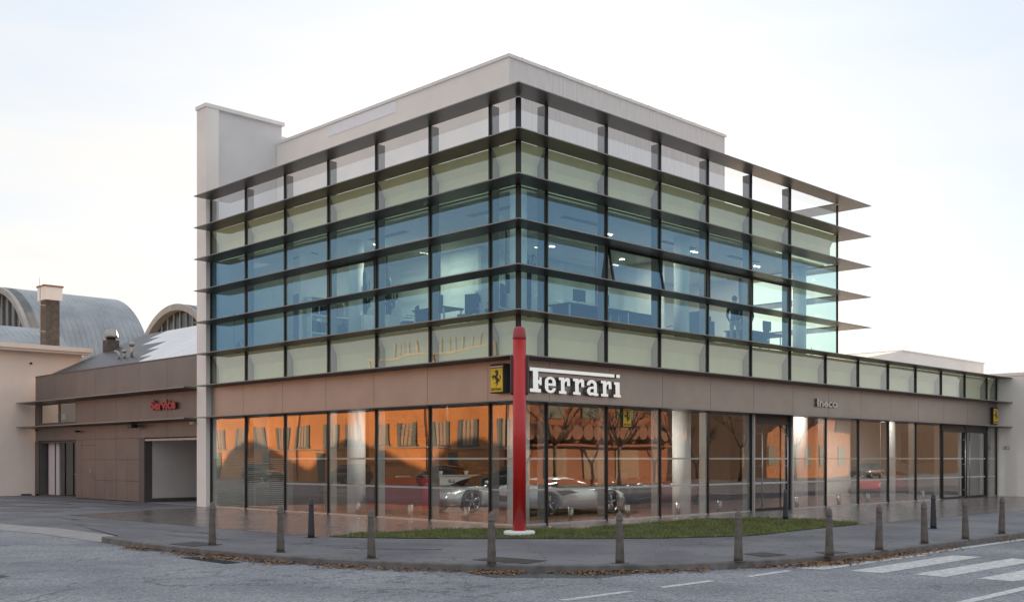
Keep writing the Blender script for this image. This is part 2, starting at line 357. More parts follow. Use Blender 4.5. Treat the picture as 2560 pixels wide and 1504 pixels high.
# ------------------------------------------------------------------ ground
g = MB(); g.face([(-400, -400, ZR - 0.004), (500, -400, ZR - 0.004), (500, 600, ZR - 0.004), (-400, 600, ZR - 0.004)]); struct(g.build('ground', M_EARTH))
g = MB(); g.face([(-60, -200, ZR), (200, -200, ZR), (200, -9.5, ZR), (-3, -9.3, ZR), (-8.7, -2, ZR), (-8.9, 3.8, ZR), (-8.7, 120, ZR), (-60, 120, ZR)]); struct(g.build('road', M_ROAD))

kerb = [(-9.0, 3.84), (-9.10, 2.6), (-9.14, 1.2), (-9.08, 0), (-8.98, -1.0), (-8.78, -2.6), (-8.38, -4.15), (-7.75, -5.75), (-6.84, -7.08), (-5.5, -8.26), (-4.2, -8.95), (-2.9, -9.38), (-1.3, -9.68), (1.3, -9.78), (6.2, -9.80), (20, -9.80), (60, -9.80)]
def resample(pts, step=0.5):
    out = [Vector((*pts[0], 0))]
    def cr_(p0, p1, p2, p3, t): return 0.5 * ((2 * p1) + (-p0 + p2) * t + (2 * p0 - 5 * p1 + 4 * p2 - p3) * t * t + (-p0 + 3 * p1 - 3 * p2 + p3) * t ** 3)
    P = [Vector((*p, 0)) for p in pts]
    for i in range(len(P) - 1):
        p0, p1, p2, p3 = P[max(i - 1, 0)], P[i], P[i + 1], P[min(i + 2, len(P) - 1)]
        n = max(2, int((p2 - p1).length / step))
        for k in range(1, n + 1): out.append(cr_(p0, p1, p2, p3, k / n) if (p2 - p1).length < 6 else p1.lerp(p2, k / n))
    return out
KP = resample(kerb)
def offset(path, d):
    out = []
    for i, p in enumerate(path):
        t = (path[min(i + 1, len(path) - 1)] - path[max(i - 1, 0)]).normalized(); out.append(p + Vector((-t.y, t.x, 0)) * d)
    return out
KI = offset(KP, 0.15)
# pavement sheet: inside of the kerb; plaza tiles sit on it
g = MB(); poly = [(p.x, p.y, 0) for p in KI] + [(60, 40, 0), (-7.4, 60, 0), (-7.4, 9.6, 0), (-8.6, 3.84, 0)]
g.face(poly); bmesh.ops.triangulate(g.b, faces=g.b.faces[:]); struct(g.build('pavement', M_PAVE))
g = MB()
for i in range(len(KP) - 1):
    a, b, c, d = KP[i], KP[i + 1], KI[i + 1], KI[i]
    gap = 0.0
    g.face([(a.x, a.y, ZR - .05), (b.x, b.y, ZR - .05), (b.x, b.y, -0.012), (a.x, a.y, -0.012)])
    bm = a + (d - a) * 0.1; bn = b + (c - b) * 0.1
    g.face([(a.x, a.y, -0.012), (b.x, b.y, -0.012), (bn.x, bn.y, 0.006), (bm.x, bm.y, 0.006)])
    g.face([(bm.x, bm.y, 0.006), (bn.x, bn.y, 0.006), (c.x, c.y, 0.006), (d.x, d.y, 0.006)])
    g.face([(d.x, d.y, 0.006), (c.x, c.y, 0.006), (c.x, c.y, -0.05), (d.x, d.y, -0.05)])
a, d = KP[0], KI[0]; g.face([(a.x, a.y, ZR - .05), (a.x, a.y, -.012), (d.x, d.y, .006), (d.x, d.y, -.05)])
struct(g.build('kerb', M_KERB))
# dropped kerb of the driveway: pale sloped strip
g = MB(); fl = [(-9.02, 3.84), (-8.95, 6.0), (-8.9, 7.61), (-9.16, 9.6), (-9.3, 12), (-9.4, 40)]
for i in range(len(fl) - 1):
    (ax, ay), (bx_, by_) = fl[i], fl[i + 1]
    g.face([(ax, ay, ZR + .006), (bx_, by_, ZR + .006), (bx_ + .52, by_, -0.02), (ax + .52, ay, -0.02)])
    g.face([(ax + .52, ay, -0.02), (bx_ + .52, by_, -0.02), (-7.3, by_, 0.003), (-7.3, ay, 0.003)], 1)
struct(g.build('dropped_kerb', [M_KERBF, M_PAVE]))
# polished plaza round the building
g = MB(); g.face([(p[0], p[1], 0.004) for p in [(-5.9, 13.3), (-5.9, 10), (-5.8, 5.9), (-5.75, 2.5), (-5.6, 0.40), (-4.6, -1.3), (-2.3, -3.7), (0.0, -5.4), (3.0, -5.75), (7.0, -5.75), (17.4, -5.9), (WE, -6.1), (WE, 1), (1, 1), (1, 15.5), (0.3, 15.5)]])
bmesh.ops.triangulate(g.b, faces=g.b.faces[:]); struct(g.build('plaza_paving', M_TILE))
# wet-looking stains on the forecourt
M_STAIN = mat('forecourt_stain', (0.085, 0.085, 0.095), 0.5, var=0.25, vscale=1.2)
g = MB(); rs = random.Random(21)
for (cx_, cy_, a, b_, r_) in ((-4.5, 20.0, 2.6, .45, 1.9), (-3.2, 23.6, 2.8, .35, 1.8), (-1.3, 22.4, 1.8, .30, 1.7), (-6.0, 17.0, 1.9, .35, 2.0), (-7.0, 13.4, 1.7, .28, 1.8), (-6.7, 9.5, 1.5, .22, 1.6), (-7.3, 7.3, 1.3, .2, 1.75), (-6.9, 4.4, 1.6, .16, 1.6), (-2.6, 17.8, 1.7, .25, 1.9), (-1.2, 19.4, 1.4, .5, 1.5), (-7.6, 2.2, 1.2, .14, 1.65), (-6.5, -3.0, 1.0, .12, 2.2)):
    P = []
    for k in range(22):
        t_ = 2 * math.pi * k / 22; m_ = 1 + rs.uniform(-.28, .22); u, v = a * math.cos(t_) * m_, b_ * math.sin(t_) * m_
        P.append((cx_ + u * math.cos(r_) - v * math.sin(r_), cy_ + u * math.sin(r_) + v * math.cos(r_), 0.0025))
    g.face(P)
bmesh.ops.triangulate(g.b, faces=g.b.faces[:]); struct(g.build('pavement_stains', M_STAIN))
# road markings
g = MB(); zr = ZR + 0.004
for q in [((-3.18, -9.68), (-3.08, -10.12), (0.77, -10.17), (0.85, -9.80)), ((-2.96, -10.51), (-2.9, -11.04), (1.09, -11.04), (1.0, -10.52)),
          ((-2.75, -11.46), (-2.73, -11.98), (1.1, -12.05), (1.2, -11.54)), ((-2.6, -12.42), (-2.6, -12.96), (1.25, -13.05), (1.3, -12.5)),
          ((-4.84, -9.74), (-4.85, -9.88), (-3.64, -9.87), (-3.58, -9.73)), ((-6.91, -9.65), (-6.91, -9.79), (-5.69, -9.81), (-5.68, -9.67)), ((-8.92, -9.60), (-8.89, -9.74), (-7.56, -9.75), (-7.57, -9.61)),
          ((0.85, -9.92), (0.83, -10.06), (60, -10.08), (60, -9.94)), ((-5.49, -13.29), (-5.45, -13.45), (40, -13.52), (40, -13.36))]:
    g.face([(*p, zr) for p in q])
struct(g.build('road_markings', M_PAINTW))
g = MB(); g.face([(*p, ZR + .002) for p in [(-7.05, -5.95), (-7.6, -6.5), (-7.72, -7.16), (-6.61, -8.36), (-5.9, -8.35), (-5.3, -8.14), (-5.45, -8.0), (-6.7, -7.0)]])
g.face([(*p, ZR + .002) for p in [(-13.5, -2.0), (-12.9, -1.8), (-13.4, 3.5), (-14.1, 3.3)]])
struct(g.build('asphalt_patch', M_PATCHA))
g = MB(); rc = random.Random(8)
for (x, y, a, n) in ((-8.9, -9.2, -.9, 9), (-12.2, -4.5, 2.2, 16), (-11.0, -8.0, .4, 12), (-14.0, -3.0, 1.2, 14), (-10.6, 1.0, 1.7, 12), (-7.4, -1.5, 1.3, 9), (-5.2, -6.0, .3, 8), (-1.2, -7.3, .1, 10)):
    zc_ = (ZR if x + y < -10.6 or x < -9.2 else 0.0) + .003
    for k in range(n):
        a += rc.uniform(-.5, .5); l_ = rc.uniform(.12, .3); w_ = rc.uniform(.003, .007); x2, y2 = x + l_ * math.cos(a), y + l_ * math.sin(a); nx, ny = -math.sin(a) * w_, math.cos(a) * w_
        g.face([(x - nx, y - ny, zc_), (x2 - nx, y2 - ny, zc_), (x2 + nx, y2 + ny, zc_), (x + nx, y + ny, zc_)]); x, y = x2, y2
struct(g.build('asphalt_cracks', mat('crack_tar', (.02, .02, .022), .7)))
for pts, nm, lb in (([(-6.88, -5.74), (-6.22, -5.67), (-6.10, -6.75), (-6.7, -6.85)], 'manhole_cover', 'dark square iron cover in the pavement left of the lawn sign pole front'),
                    ([(-2.66, -8.32), (-2.15, -8.40), (-2.28, -8.95), (-2.95, -8.93)], 'manhole_cover', 'rusty iron cover in the pavement between two bollards right of the lawn'),
                    ([(-1.46, -9.05), (-1.0, -9.15), (-1.1, -9.5), (-1.79, -9.5)], 'manhole_cover', 'small dark iron cover at the foot of a bollard near the zebra crossing'),
                    ([(-8.86, 0.05), (-8.2, 0.1), (-8.25, 1.1), (-8.9, 0.95)], 'manhole_cover', 'dark iron cover beside the leftmost grey bollard')):
    g = MB(); g.prism([(*p, 0.0) for p in pts], (0, 0, 0.002), (0, 0, 0.008)); lone(g.build(nm, M_IRON), lb, 'manhole cover', 'iron covers in the pavement')
g = MB()
for k in range(22): g.box(-9.55 + .0, -9.25, -2.35 + k * .075, -2.32 + k * .075, ZR + .002, ZR + .010)
lone(g.build('drain_grate', M_IRON), 'slotted iron drain grate in the road by the leafy kerb', 'drain')

# grass patch and blades
grass_out = [(-5.53, 0.30), (-4.6, 0.72), (-3.35, 0.62), (-2.15, 0.35), (-1.3, -0.15), (0.45, -1.75), (3.0, -1.55), (6.05, -1.35), (7.6, -2.2), (7.95, -3.4), (7.4, -5.3), (6.6, -5.72), (4.6, -5.75), (1.5, -6.0), (0.9, -5.85), (-0.69, -5.10), (-2.17, -3.84), (-3.71, -2.31), (-4.47, -1.45), (-5.35, -0.15)]
def inpoly(x, y, P):
    c = False; j = len(P) - 1
    for i in range(len(P)):
        if (P[i][1] > y) != (P[j][1] > y) and x < (P[j][0] - P[i][0]) * (y - P[i][1]) / (P[j][1] - P[i][1]) + P[i][0]: c = not c
        j = i
    return c
g = MB(); g.face([(*p, 0.012) for p in grass_out]); bmesh.ops.triangulate(g.b, faces=g.b.faces[:]); struct(g.build('lawn', mat('lawn_soil', (0.035, 0.05, 0.015), 0.95, var=0.4, vscale=3)))
g = MB(); rnd = random.Random(3); cnt = 0
while cnt < 30000:
    x, y = rnd.uniform(-5.6, 8), rnd.uniform(-6.1, 1)
    jx, jy = rnd.gauss(0, .05), rnd.gauss(0, .05)
    if not inpoly(x + jx, y + jy, grass_out): continue
    cnt += 1
    if noise.noise(Vector((x * .9, y * .9, 4))) < -0.18 and rnd.random() < .75: continue
    a = rnd.uniform(0, 6.28); h = rnd.uniform(.03, .085) * (1 + .6 * noise.noise(Vector((x * .7, y * .7, 0)))); w = .010
    lx, ly = rnd.uniform(-.03, .03), rnd.uniform(-.03, .03)
    g.face([(x - w * math.cos(a), y - w * math.sin(a), .01), (x + w * math.cos(a), y + w * math.sin(a), .01), (x + lx, y + ly, h)])
tag(g.build('grass', M_GRASSB, recalc=False), 'short green grass covering the curved lawn', 'grass', kind='stuff')
# dead leaves along the kerb
g = MB(); rnd = random.Random(5)
def leaf(x, y, z, s):
    a = rnd.uniform(0, 6.28); t = rnd.uniform(-.7, .7); u = rnd.uniform(-.7, .7)
    ca, sa = math.cos(a), math.sin(a)
    P = [(-1, 0, 0), (-.2, .5, .25), (.7, .35, .1), (1, 0, .3), (.3, -.5, .2), (-.4, -.45, .1)]
    g.face([(x + s * (p * ca - q * sa), y + s * (p * sa + q * ca), z + s * (r + abs(t) * p * .4 + u * q * .5) + .3 * s) for p, q, r in P])
for i in range(15000):
    k = rnd.random(); k = int(2 + k * 62)
    if k >= len(KP) - 2: continue
    p = KP[k].lerp(KP[k + 1], rnd.random()); d = (KP[k + 1] - KP[k]).normalized(); nrm = Vector((d.y, -d.x, 0))
    dens = .42 + 1.25 * noise.noise(Vector((p.x * 1.1, p.y * 1.1, 2))) + .5 * noise.noise(Vector((p.x * 4, p.y * 4, 5)))
    if p.x > 1.0: dens *= .12 + .3 * (p.x < 2)
    if rnd.random() > dens: continue
    o = abs(rnd.gauss(0, .17)) + .01; q = p + nrm * o
    leaf(q.x, q.y, ZR + .03 * rnd.random() * max(0, 1 - o * 3) + .004, rnd.uniform(.018, .042))
for i in range(420):
    x, y = rnd.uniform(-8.5, 14), rnd.uniform(-9.6, 3)
    k = min(KI, key=lambda p: (p.x - x) ** 2 + (p.y - y) ** 2)
    if x < -8.2 or (x + y < -13.0 and x < -4) or y < -9.55 + .0 * x or (x < -3 and y < -9.0): continue
    if x > -3.5 and x < 2 or rnd.random() < .35: leaf(x, y - (0 if x < -3 else 1.2 * rnd.random() * (y > -8)), .006, rnd.uniform(.014, .028))
for i in range(420):
    a, rr_ = rnd.uniform(0, 6.28), abs(rnd.gauss(0, 1)); leaf(-1.75 + .75 * rr_ * math.cos(a) * .8, -9.86 + .12 * rr_ * math.sin(a), ZR + .07 * math.exp(-rr_) + .005, rnd.uniform(.018, .036))
tag(g.build('fallen_leaves', M_LEAF, recalc=False), 'brown dead leaves drifted along the gutter and pavement', 'leaves', kind='stuff')

# ------------------------------------------------------------------ main building
BLD = thing('dealership_building', 'four storey glass corner building with dark horizontal louvres and a long low showroom wing', 'building', (0, 0, 0))
# louvres: prism section swept along a facade, mitred at the corner
def louvre(z, side, end, start=None):
    """side 'left' runs along +y from the corner, 'right' along +x"""
    t_o, t_i, b_i = 0.012, 0.025, 0.02
    g = MB()
    def sec(o, i):   # o: outer (x,y), i: inner (x,y)
        return [Vector((*o, z - t_o)), Vector((*i, z - b_i)), Vector((*i, z + t_i)), Vector((*o, z + t_o))]
    if side == 'left':
        s0 = sec((-OV, -OV), (0.02, 0.02)) if start is None else sec((-OV, start), (0.02, start))
        s1 = sec((-OV, end), (0.02, end))
    elif side == 'right':
        s0 = sec((-OV, -OV), (0.02, 0.02)) if start is None else sec((start, -OV), (start, 0.02))
        s1 = sec((end + OE, -OV), (end, 0.02)) if end == TE else sec((end, -OV), (end, 0.02))
    else:
        s0 = sec((TE + OE, -OV), (TE, 0.02)); s1 = sec((TE + OE, end), (TE, end))
    A = [g.b.verts.new(p) for p in s0]; C = [g.b.verts.new(p) for p in s1]
    for k in range(4):
        g.b.faces.new([A[k], A[(k + 1) % 4], C[(k + 1) % 4], C[k]]).material_index = 1 if k == 3 else 0
    g.b.faces.new(A[::-1]); g.b.faces.new(C)
    return g.build('louvre', [M_LOUVRE, M_LEDGE], BLD)
for i in range(1, 9):
    louvre(L[i], 'left', 15.26)
    louvre(L[i], 'right', TE if i <= 5 else WE + .12)
    if i <= 5: louvre(L[i], 'end', 6.2)
# mullions: black outer cap + grey inner fin
def mullion(px, py, z0, z1, side, fin=0.27, nm='mullion'):
    g = MB()
    if side == 'left':
        g.box(-0.045, 0.0, py - .03, py + .03, z0, z1); o = g.build(nm, M_BLACK, BLD)
        MB().box(0.006, fin, py - .045, py + .045, z0, z1).build('mullion_fin', M_FIN, o)
    elif side == 'right':
        g.box(px - .03, px + .03, -0.045, 0.0, z0, z1); o = g.build(nm, M_BLACK, BLD)
        MB().box(px - .045, px + .045, 0.006, fin, z0, z1).build('mullion_fin', M_FIN, o)
    elif side == 'end':
        g.box(TE, TE + .045, py - .03, py + .03, z0, z1); o = g.build(nm, M_BLACK, BLD)
        MB().box(TE - fin, TE - .006, py - .04, py + .04, z0, z1).build('mullion_fin', M_FIN, o)
for y in LY[1:]:
    mullion(0, y, L[7], L[1] - .02, 'left'); mullion(0, y, 0.0, L[8] - .02, 'left', nm='shopfront_mullion')
for x in RX[1:7]: mullion(x, 0, L[7], L[1] - .02, 'right')
for x in RX[7:] + [WE - .06]: mullion(x, 0, L[7], L[6] - .02, 'right')
for x in RX[1:] + [WE - .06]: mullion(x, 0, 0.0, L[8] - .02, 'right', nm='shopfront_mullion')
for y in (2.0, 3.9): mullion(0, y, L[6], L[1] - .02, 'end')
MB().box(-.05, .05, -.05, .05, 0, L[8] - .06).box(-.05, .05, -.05, .05, L[7], L[1] - .06).build('corner_post', M_BLACK, BLD)
MB().box(TE - .03, TE + .03, -.03, .03, L[6], L[1] - .06).build('corner_post', M_BLACK, BLD)

# glass: one pane per bay and row
def pane(name, m, side, a, b, z0, z1, off=0.004):
    g = MB()
    if side == 'left': g.face([(off, b, z0), (off, a, z0), (off, a, z1), (off, b, z1)])
    elif side == 'right': g.face([(a, off, z0), (b, off, z0), (b, off, z1), (a, off, z1)])
    else: g.face([(TE - off, a, z0), (TE - off, b, z0), (TE - off, b, z1), (TE - off, a, z1)])
    return g.build(name, m, BLD, recalc=False)
EDGES_L = [(LY[i] + .041, LY[i + 1] - .041) for i in range(7)]
EDGES_R = [(RX[i] + .041, RX[i + 1] - .041) for i in range(6)] + [(RX[6] + .041, TE - .03)]
for r in range(1, 6):
    z1, z0 = L[r] - .022, L[r + 1] + .027
    m = G_CLR if r == 1 else (G_SP if r == 2 else G_UP)
    nm = 'screen_pane' if r == 1 else ('spandrel_glass' if r == 2 else 'office_window')
    for a, b in EDGES_L: pane(nm, m, 'left', a, b, z0, z1)
    for k, (a, b) in enumerate(EDGES_R):
        if r == 4 and k == 2: continue      # this one stands open
        pane(nm, m, 'right', a, b, z0, z1)
    for a, b in ((.03, 1.97), (2.03, 3.87)): pane(nm, G_PLAIN, 'end', a, b, z0, z1)
for a, b in EDGES_L: pane('spandrel_glass', G_SP, 'left', a, b, L[7] + .027, L[6] - .022)
WINGB = [(RX[i] + .041, RX[i + 1] - .041) for i in range(13)] + [(RX[13] + .041, WE - .1)]
for a, b in WINGB: pane('spandrel_glass', G_SP, 'right', a, b, L[7] + .027, L[6] - .022)
DOORS = (4, 5, 6)                                     # bay index before mullion n+1
for k, (a, b) in enumerate(EDGES_L): pane('shop_window', G_SHOP, 'left', a, b, 0.04, L[8] - .022)
for k, (a, b) in enumerate(WINGB):
    if k in (5, 11, 12) : continue
    pane('shop_window', G_SHOP, 'right', a, b, 0.04, L[8] - .022)
# folded spandrel panels behind the glass (rows 2 and 6)
def spandrel(side, a, b, ztop, zbot, corner=False):
    zt, zb = ztop - .035, zbot + .03; zk = zt - (zt - zb) * .42
    prof = [(.035, zt), (.26, zk), (.26, zb)]
    g = MB()
    for (d0, za), (d1, zc) in zip(prof[:-1], prof[1:]):
        a0, a1 = (d0, d1) if corner else (a, a)
        if side == 'left': g.face([(d0, a0, za), (d0, b, za), (d1, b, zc), (d1, a1, zc)])
        elif side == 'right': g.face([(a0, d0, za), (b, d0, za), (b, d1, zc), (a1, d1, zc)])
        else: g.face([(TE - d0, a, za), (TE - d0, b, za), (TE - d1, b, zc), (TE - d1, a, zc)])
    g.build('spandrel_panel', M_SPAN, BLD)
for i, (a, b) in enumerate(EDGES_L):
    spandrel('left', a + .02, b - .02, L[2], L[3], i == 0); spandrel('left', a + .02, b - .02, L[6], L[7], i == 0)
for i, (a, b) in enumerate(EDGES_R): spandrel('right', a + .02, b - .02, L[2], L[3], i == 0)
for i, (a, b) in enumerate(WINGB): spandrel('right', a + .02, b - .02, L[6], L[7], i == 0)
# fascia panels (row 7)
bx('fascia_backing', M_GAP, BLD, 0.03, 0.12, 0.03, 15.3, L[8], L[7]); bx('fascia_backing', M_GAP, BLD, 0.12, WE, 0.03, 0.12, L[8], L[7])
fy = [-0.012] + [1.10 + 2.405 * k for k in range(6)] + [15.28]
for a, b in zip(fy[:-1], fy[1:]):
    MB().box(-0.012, 0.028, a + (.006 if a > 0 else 0), b - .006, L[8] + .03, L[7] - .024).build('fascia_panel', M_FASCIA, BLD)
fx = [0.029] + [1.12 + 2.405 * k for k in range(12)] + [29.95, WE]
for a, b in zip(fx[:-1], fx[1:]):
    MB().box(a + .006, b - .006, -0.0125, 0.028, L[8] + .03, L[7] - .024).build('fascia_panel', M_FASCIA, BLD)
# sill
MB().box(-.03, .02, .02, 15.28, .0, .04).build('sill', M_ALU, BLD); MB().box(.02, RX[5], -.03, .02, .0, .04).box(RX[6], RX[11], -.03, .02, 0, .04).box(RX[13], WE, -.03, .02, 0, .04).build('sill', M_ALU, BLD)
# frosted bands on shop glass
for z in (0.905, 1.70):
    for k, (a, b) in enumerate(EDGES_L):
        if k < 5: MB().box(.008, .014, a, b, z - .025, z + .025).build('glass_band', M_BAND, BLD)
    for k, (a, b) in enumerate(WINGB): MB().box(a, b, .008, .014, z - .025, z + .025).build('glass_band', M_BAND, BLD)
# striped film in the last two bays on the left
for k in (5, 6):
    a, b = EDGES_L[k]; g = MB()
    for j in range(24): g.box(.010, .013, a, b, .10 + j * .068, .140 + j * .068)
    g.build('striped_film', mat('striped_film', (0.28, 0.30, 0.27), 0.6, var=0.08), BLD)
# operable office windows, heavy black frames in row 4
def frame(side, a, b, z0, z1, w=.06, d=.05, tilt=0.0):
    o = bpy.data.objects.new('window_sash', None); COL.objects.link(o); o.parent = BLD; ORG[o.name] = Vector((0, 0, 0))
    Mx = Matrix.Identity(4)
    if tilt: Mx = Matrix.Translation((0, -.02, z1)) @ Matrix.Rotation(tilt, 4, 'X') @ Matrix.Translation((0, .02, -z1))
    g = MB()
    if side == 'left':
        for q in ((a, b, z1 - w, z1), (a, b, z0, z0 + w), (a, a + w, z0 + w, z1 - w), (b - w, b, z0 + w, z1 - w)): g.box(-.05, -.05 + d, *q)
    else:
        for q in ((a, b, z1 - w, z1), (a, b, z0, z0 + w), (a, a + w, z0 + w, z1 - w), (b - w, b, z0 + w, z1 - w)): g.box(q[0], q[1], -.05, -.05 + d, q[2], q[3], M=Mx if tilt else None)
    f = g.build('window_frame', M_BLACK, BLD)
    bpy.data.objects.remove(o)
    if tilt:
        g = MB(); g.face([tuple(Mx @ Vector(p)) for p in [(a + w, -.02, z0 + w), (b - w, -.02, z0 + w), (b - w, -.02, z1 - w), (a + w, -.02, z1 - w)]]); g.build('open_window_pane', G_UP, f, recalc=False)
frame('left', *EDGES_L[3], L[5] + .05, L[4] - .03, w=.045)
frame('right', *EDGES_R[2], L[5] + .05, L[4] - .03, tilt=R(-11))
for k in (3, 4, 5): frame('right', *EDGES_R[k], L[5] + .05, L[4] - .03, w=.045)

# showroom doors
def door(a, b, handles, nm='glass_door'):
    g = MB(); zt = 2.92
    g.box(a, a + .07, -.06, .10, 0, zt).box(b - .07, b, -.06, .10, 0, zt).box(a + .07, b - .07, -.06, .10, zt - .10, zt).box(a + .07, b - .07, -.055, .02, 0.0, .09)
    o = g.build(nm, M_BLACK, BLD)
    g = MB(); g.face([(a + .07, .01, .09), (b - .07, .01, .09), (b - .07, .01, zt - .1), (a + .07, .01, zt - .1)]); g.build('door_pane', G_SHOP, o, recalc=False)
    for hx in handles:
        g = MB(); g.tube([(hx, -.13, .08), (hx, -.13, zt - .12)], .022, 8)
        for z in (.35, 1.45, 2.5): g.box(hx - .012, hx + .012, -.12, -.02, z, z + .02)
        g.build('door_handle', M_ALU, o)
    MB().box(a + .02, b - .02, -.03, .02, zt + .004, L[8] - .022).build('door_transom', M_BLACK, o)
    return o
door(RX[5] + .05, RX[6] - .05, (RX[5] + .48, RX[6] - .35))
MB().box(RX[5] + .0, RX[5] + .045, -.14, -.05, 0, L[8] - .022).build('door_jamb', M_ALU, BLD)
MB().box(RX[6] - .045, RX[6] + .0, -.14, -.05, 0, L[8] - .022).build('door_jamb', M_ALU, BLD)
door(RX[11] + .05, RX[12] - .05, (RX[12] - .22,))
door(RX[12] + .05, RX[13] - .05, (RX[12] + .22,))
# wall at the right end, walls, slabs, columns
MB().box(WE + .02, WE + .42, -1.7, .3, 0, 5.42).build('end_wall', M_CREAM, BLD)
MB().box(WE - .03, WE + .47, -1.75, 13, 5.42, 5.56).build('wall_cap', M_CAP, BLD)
PIER = MB().box(-.20, .30, 15.302, 15.96, 0, 14.07).build('pier', M_CREAM, BLD)
MB().box(-.235, .0, 15.27, 16.0, 14.07, 14.20).build('pier_cap', M_CAP, BLD)
g = MB().box(.302, 2.95, 15.402, 15.95, L[7], 14.07); g.build('core_wall', M_COREW, BLD)
g = MB().box(-.0, 3.0, 15.27, 16.0, 14.07, 14.20); g.build('core_cap', M_CAP, BLD)
g = MB().box(3.0, 6.0, 15.9, 16.6, L[2], 13.75); g.build('rear_core', M_CHIM, BLD)
g = MB().box(2.96, 6.05, 15.85, 16.65, 13.75, 13.87); g.build('rear_core_cap', M_CAP, BLD)
MB().box(.302, 3.05, 15.402, 15.95, 0, L[7]).build('core_base', M_COREW, BLD)
# penthouse: left face plain, right face stained
g = MB()
g.box(2.72, 13.71, 3.09, 15.39, L[2] - .1, 13.33)
for f in g.b.faces:
    if abs(f.calc_center_median().y - 3.09) < .01: f.material_index = 1
g.build('penthouse', [M_CREAM, M_STREAK], BLD)
MB().box(2.67, 13.76, 3.04, 15.3, 13.33, 13.42).build('penthouse_cap', M_CAP, BLD)
MB().box(2.705, 2.718, 8.30, 12.08, 12.93, 13.30).build('repainted_patch', M_PATCH, BLD)
for k, x in enumerate([3.3, 4.25, 4.95, 5.95, 6.6, 7.65, 8.35, 9.3, 10.0, 11.1, 11.9, 13.1]):
    MB().box(x - .03, x + .03, 3.10, 3.16, 13.42, 13.47).build('roof_clip', M_CAP, BLD)
# main roof slab and tower interior
MB().box(.36, TE - .36, .36, 15.35, L[2] - .35, L[2] - .12).build('roof_slab', M_CAP, BLD)
MB().box(.33, TE - .33, .33, 14.0, L[3] - .04, L[3] + .02).build('office_ceiling', M_CEIL, BLD)
MB().box(.30, TE - .30, .30, 15.3, L[6] - .35, L[6] - .06).build('office_slab', M_OFLOOR, BLD)
ceil_v = mat('ceiling_vent', (0.05, 0.05, 0.055), 0.5, var=.1)
for (x, y) in ((1.4, 2.6), (1.4, 7.2), (1.4, 12.0), (4.3, 1.5), (9.0, 1.6), (12.6, 1.5)):
    g = MB()
    for k in range(3):
        if x < 2: g.box(x + k * .09, x + .05 + k * .09, y - .9, y + .9, L[3] - .052, L[3] - .042)
        else: g.box(x - .9, x + .9, y + k * .09, y + .05 + k * .09, L[3] - .052, L[3] - .042)
    g.build('ceiling_vent', ceil_v, BLD)
M_SPOT = mat('spot_lamp', (0.9, 0.9, 0.8), 0.5, emit=(1.0, 0.95, 0.8, 9))
for (x, y) in ((1.9, 3.0), (2.0, 8.5), (2.0, 11.8), (10.2, 2.0), (14.0, 2.0), (6.0, 2.2)):
    g = MB()
    for k in range(3): g.box(x + k * .12, x + .05 + k * .12, y, y + .05, L[3] - .062, L[3] - .045)
    g.build('ceiling_spot', M_SPOT, BLD)
def lamp(x, y, z, w, watts, nm='added_fill_lamp'):  # fill light in a lamp body, added to brighten the interior
    o = MB().box(x - w / 2, x + w / 2, y - .06, y + .06, z - .03, z).build(nm, mat('fill_lamp_diffuser', (.9, .9, .85), .5, emit=(1, .93, .82, 2.5)), BLD)
    ld = bpy.data.lights.new(nm, 'AREA'); ld.shape = 'RECTANGLE'; ld.size = w; ld.size_y = .12; ld.energy = watts; ld.color = (1, .93, .84)
    lo = bpy.data.objects.new(nm + '_light', ld); COL.objects.link(lo); lo.location = (x, y, z - .04)
for (x, y) in ((3.0, 7.5), (3.0, 12.5), (6.2, 2.8), (9.5, 3.0), (13.0, 3.2)): lamp(x, y, L[3] - .045, .15, 42)  # added office fill, besides the small ceiling spots
for (x, y, w_) in ((2.6, 4.6, 60), (5.6, 1.9, 75), (0.8, 7.0, 13), (3.0, 12.6, 22), (9.0, 3.6, 25), (13.5, 3.5, 20), (19.0, 3.5, 20), (25.5, 2.6, 60), (14.6, .75, 14), (21.2, .75, 12)): lamp(x, y, 3.615, .8, w_)  # added fill over the cars, the showroom depth and the columns
# office back walls
MB().box(4.6, 10.8, 6.3, 6.42, L[6] - .05, L[3] - .05).build('office_wall', mat('office_wall_grey', (.42, .46, .46), .8, var=.08), BLD)
MB().box(4.6, 4.72, 6.42, 14, L[6] - .05, L[3] - .05).build('office_wall', M_WALLIN, BLD)
MB().box(1.0, 4.6, 11.2, 11.32, L[6] - .05, L[3] - .05).build('office_wall', M_WALLIN, BLD)
MB().box(1.6, 1.72, 11.32, 15.3, L[6] - .05, L[3] - .05).build('office_wall', M_WALLIN, BLD)
MB().box(10.8, 10.92, 3.7, 6.42, L[6] - .05, L[3] - .05).build('office_wall', M_WALLIN, BLD)
MB().box(TE - .30, TE, 3.95, 15.3, L[7], L[2] - .1).build('tower_end_wall', M_CREAM, BLD)
MB().box(10.92, TE - .3, 6.6, 6.72, L[6] - .05, L[3] - .05).build('office_wall', M_WALLIN, BLD)
# inner glass partitions
for a in (2.6, 4.6, 7.3): MB().box(a, a + .03, 3.7, 3.75, L[6] - .05, L[3] - .05).build('partition_post', M_BLACK, BLD)
g = MB(); g.face([(2.6, 3.72, L[6]), (9.4, 3.72, L[6]), (9.4, 3.72, L[3] - .05), (2.6, 3.72, L[3] - .05)]); g.build('glass_partition', G_PLAIN, BLD, recalc=False)
for y in (3.6, 6.6, 9.3): MB().box(3.1, 3.15, y, y + .03, L[6] - .05, L[3] - .05).build('partition_post', M_BLACK, BLD)
g = MB(); g.face([(3.12, 3.7, L[6]), (3.12, 11, L[6]), (3.12, 11, L[3] - .05), (3.12, 3.7, L[3] - .05)]); g.build('glass_partition', G_PLAIN, BLD, recalc=False)
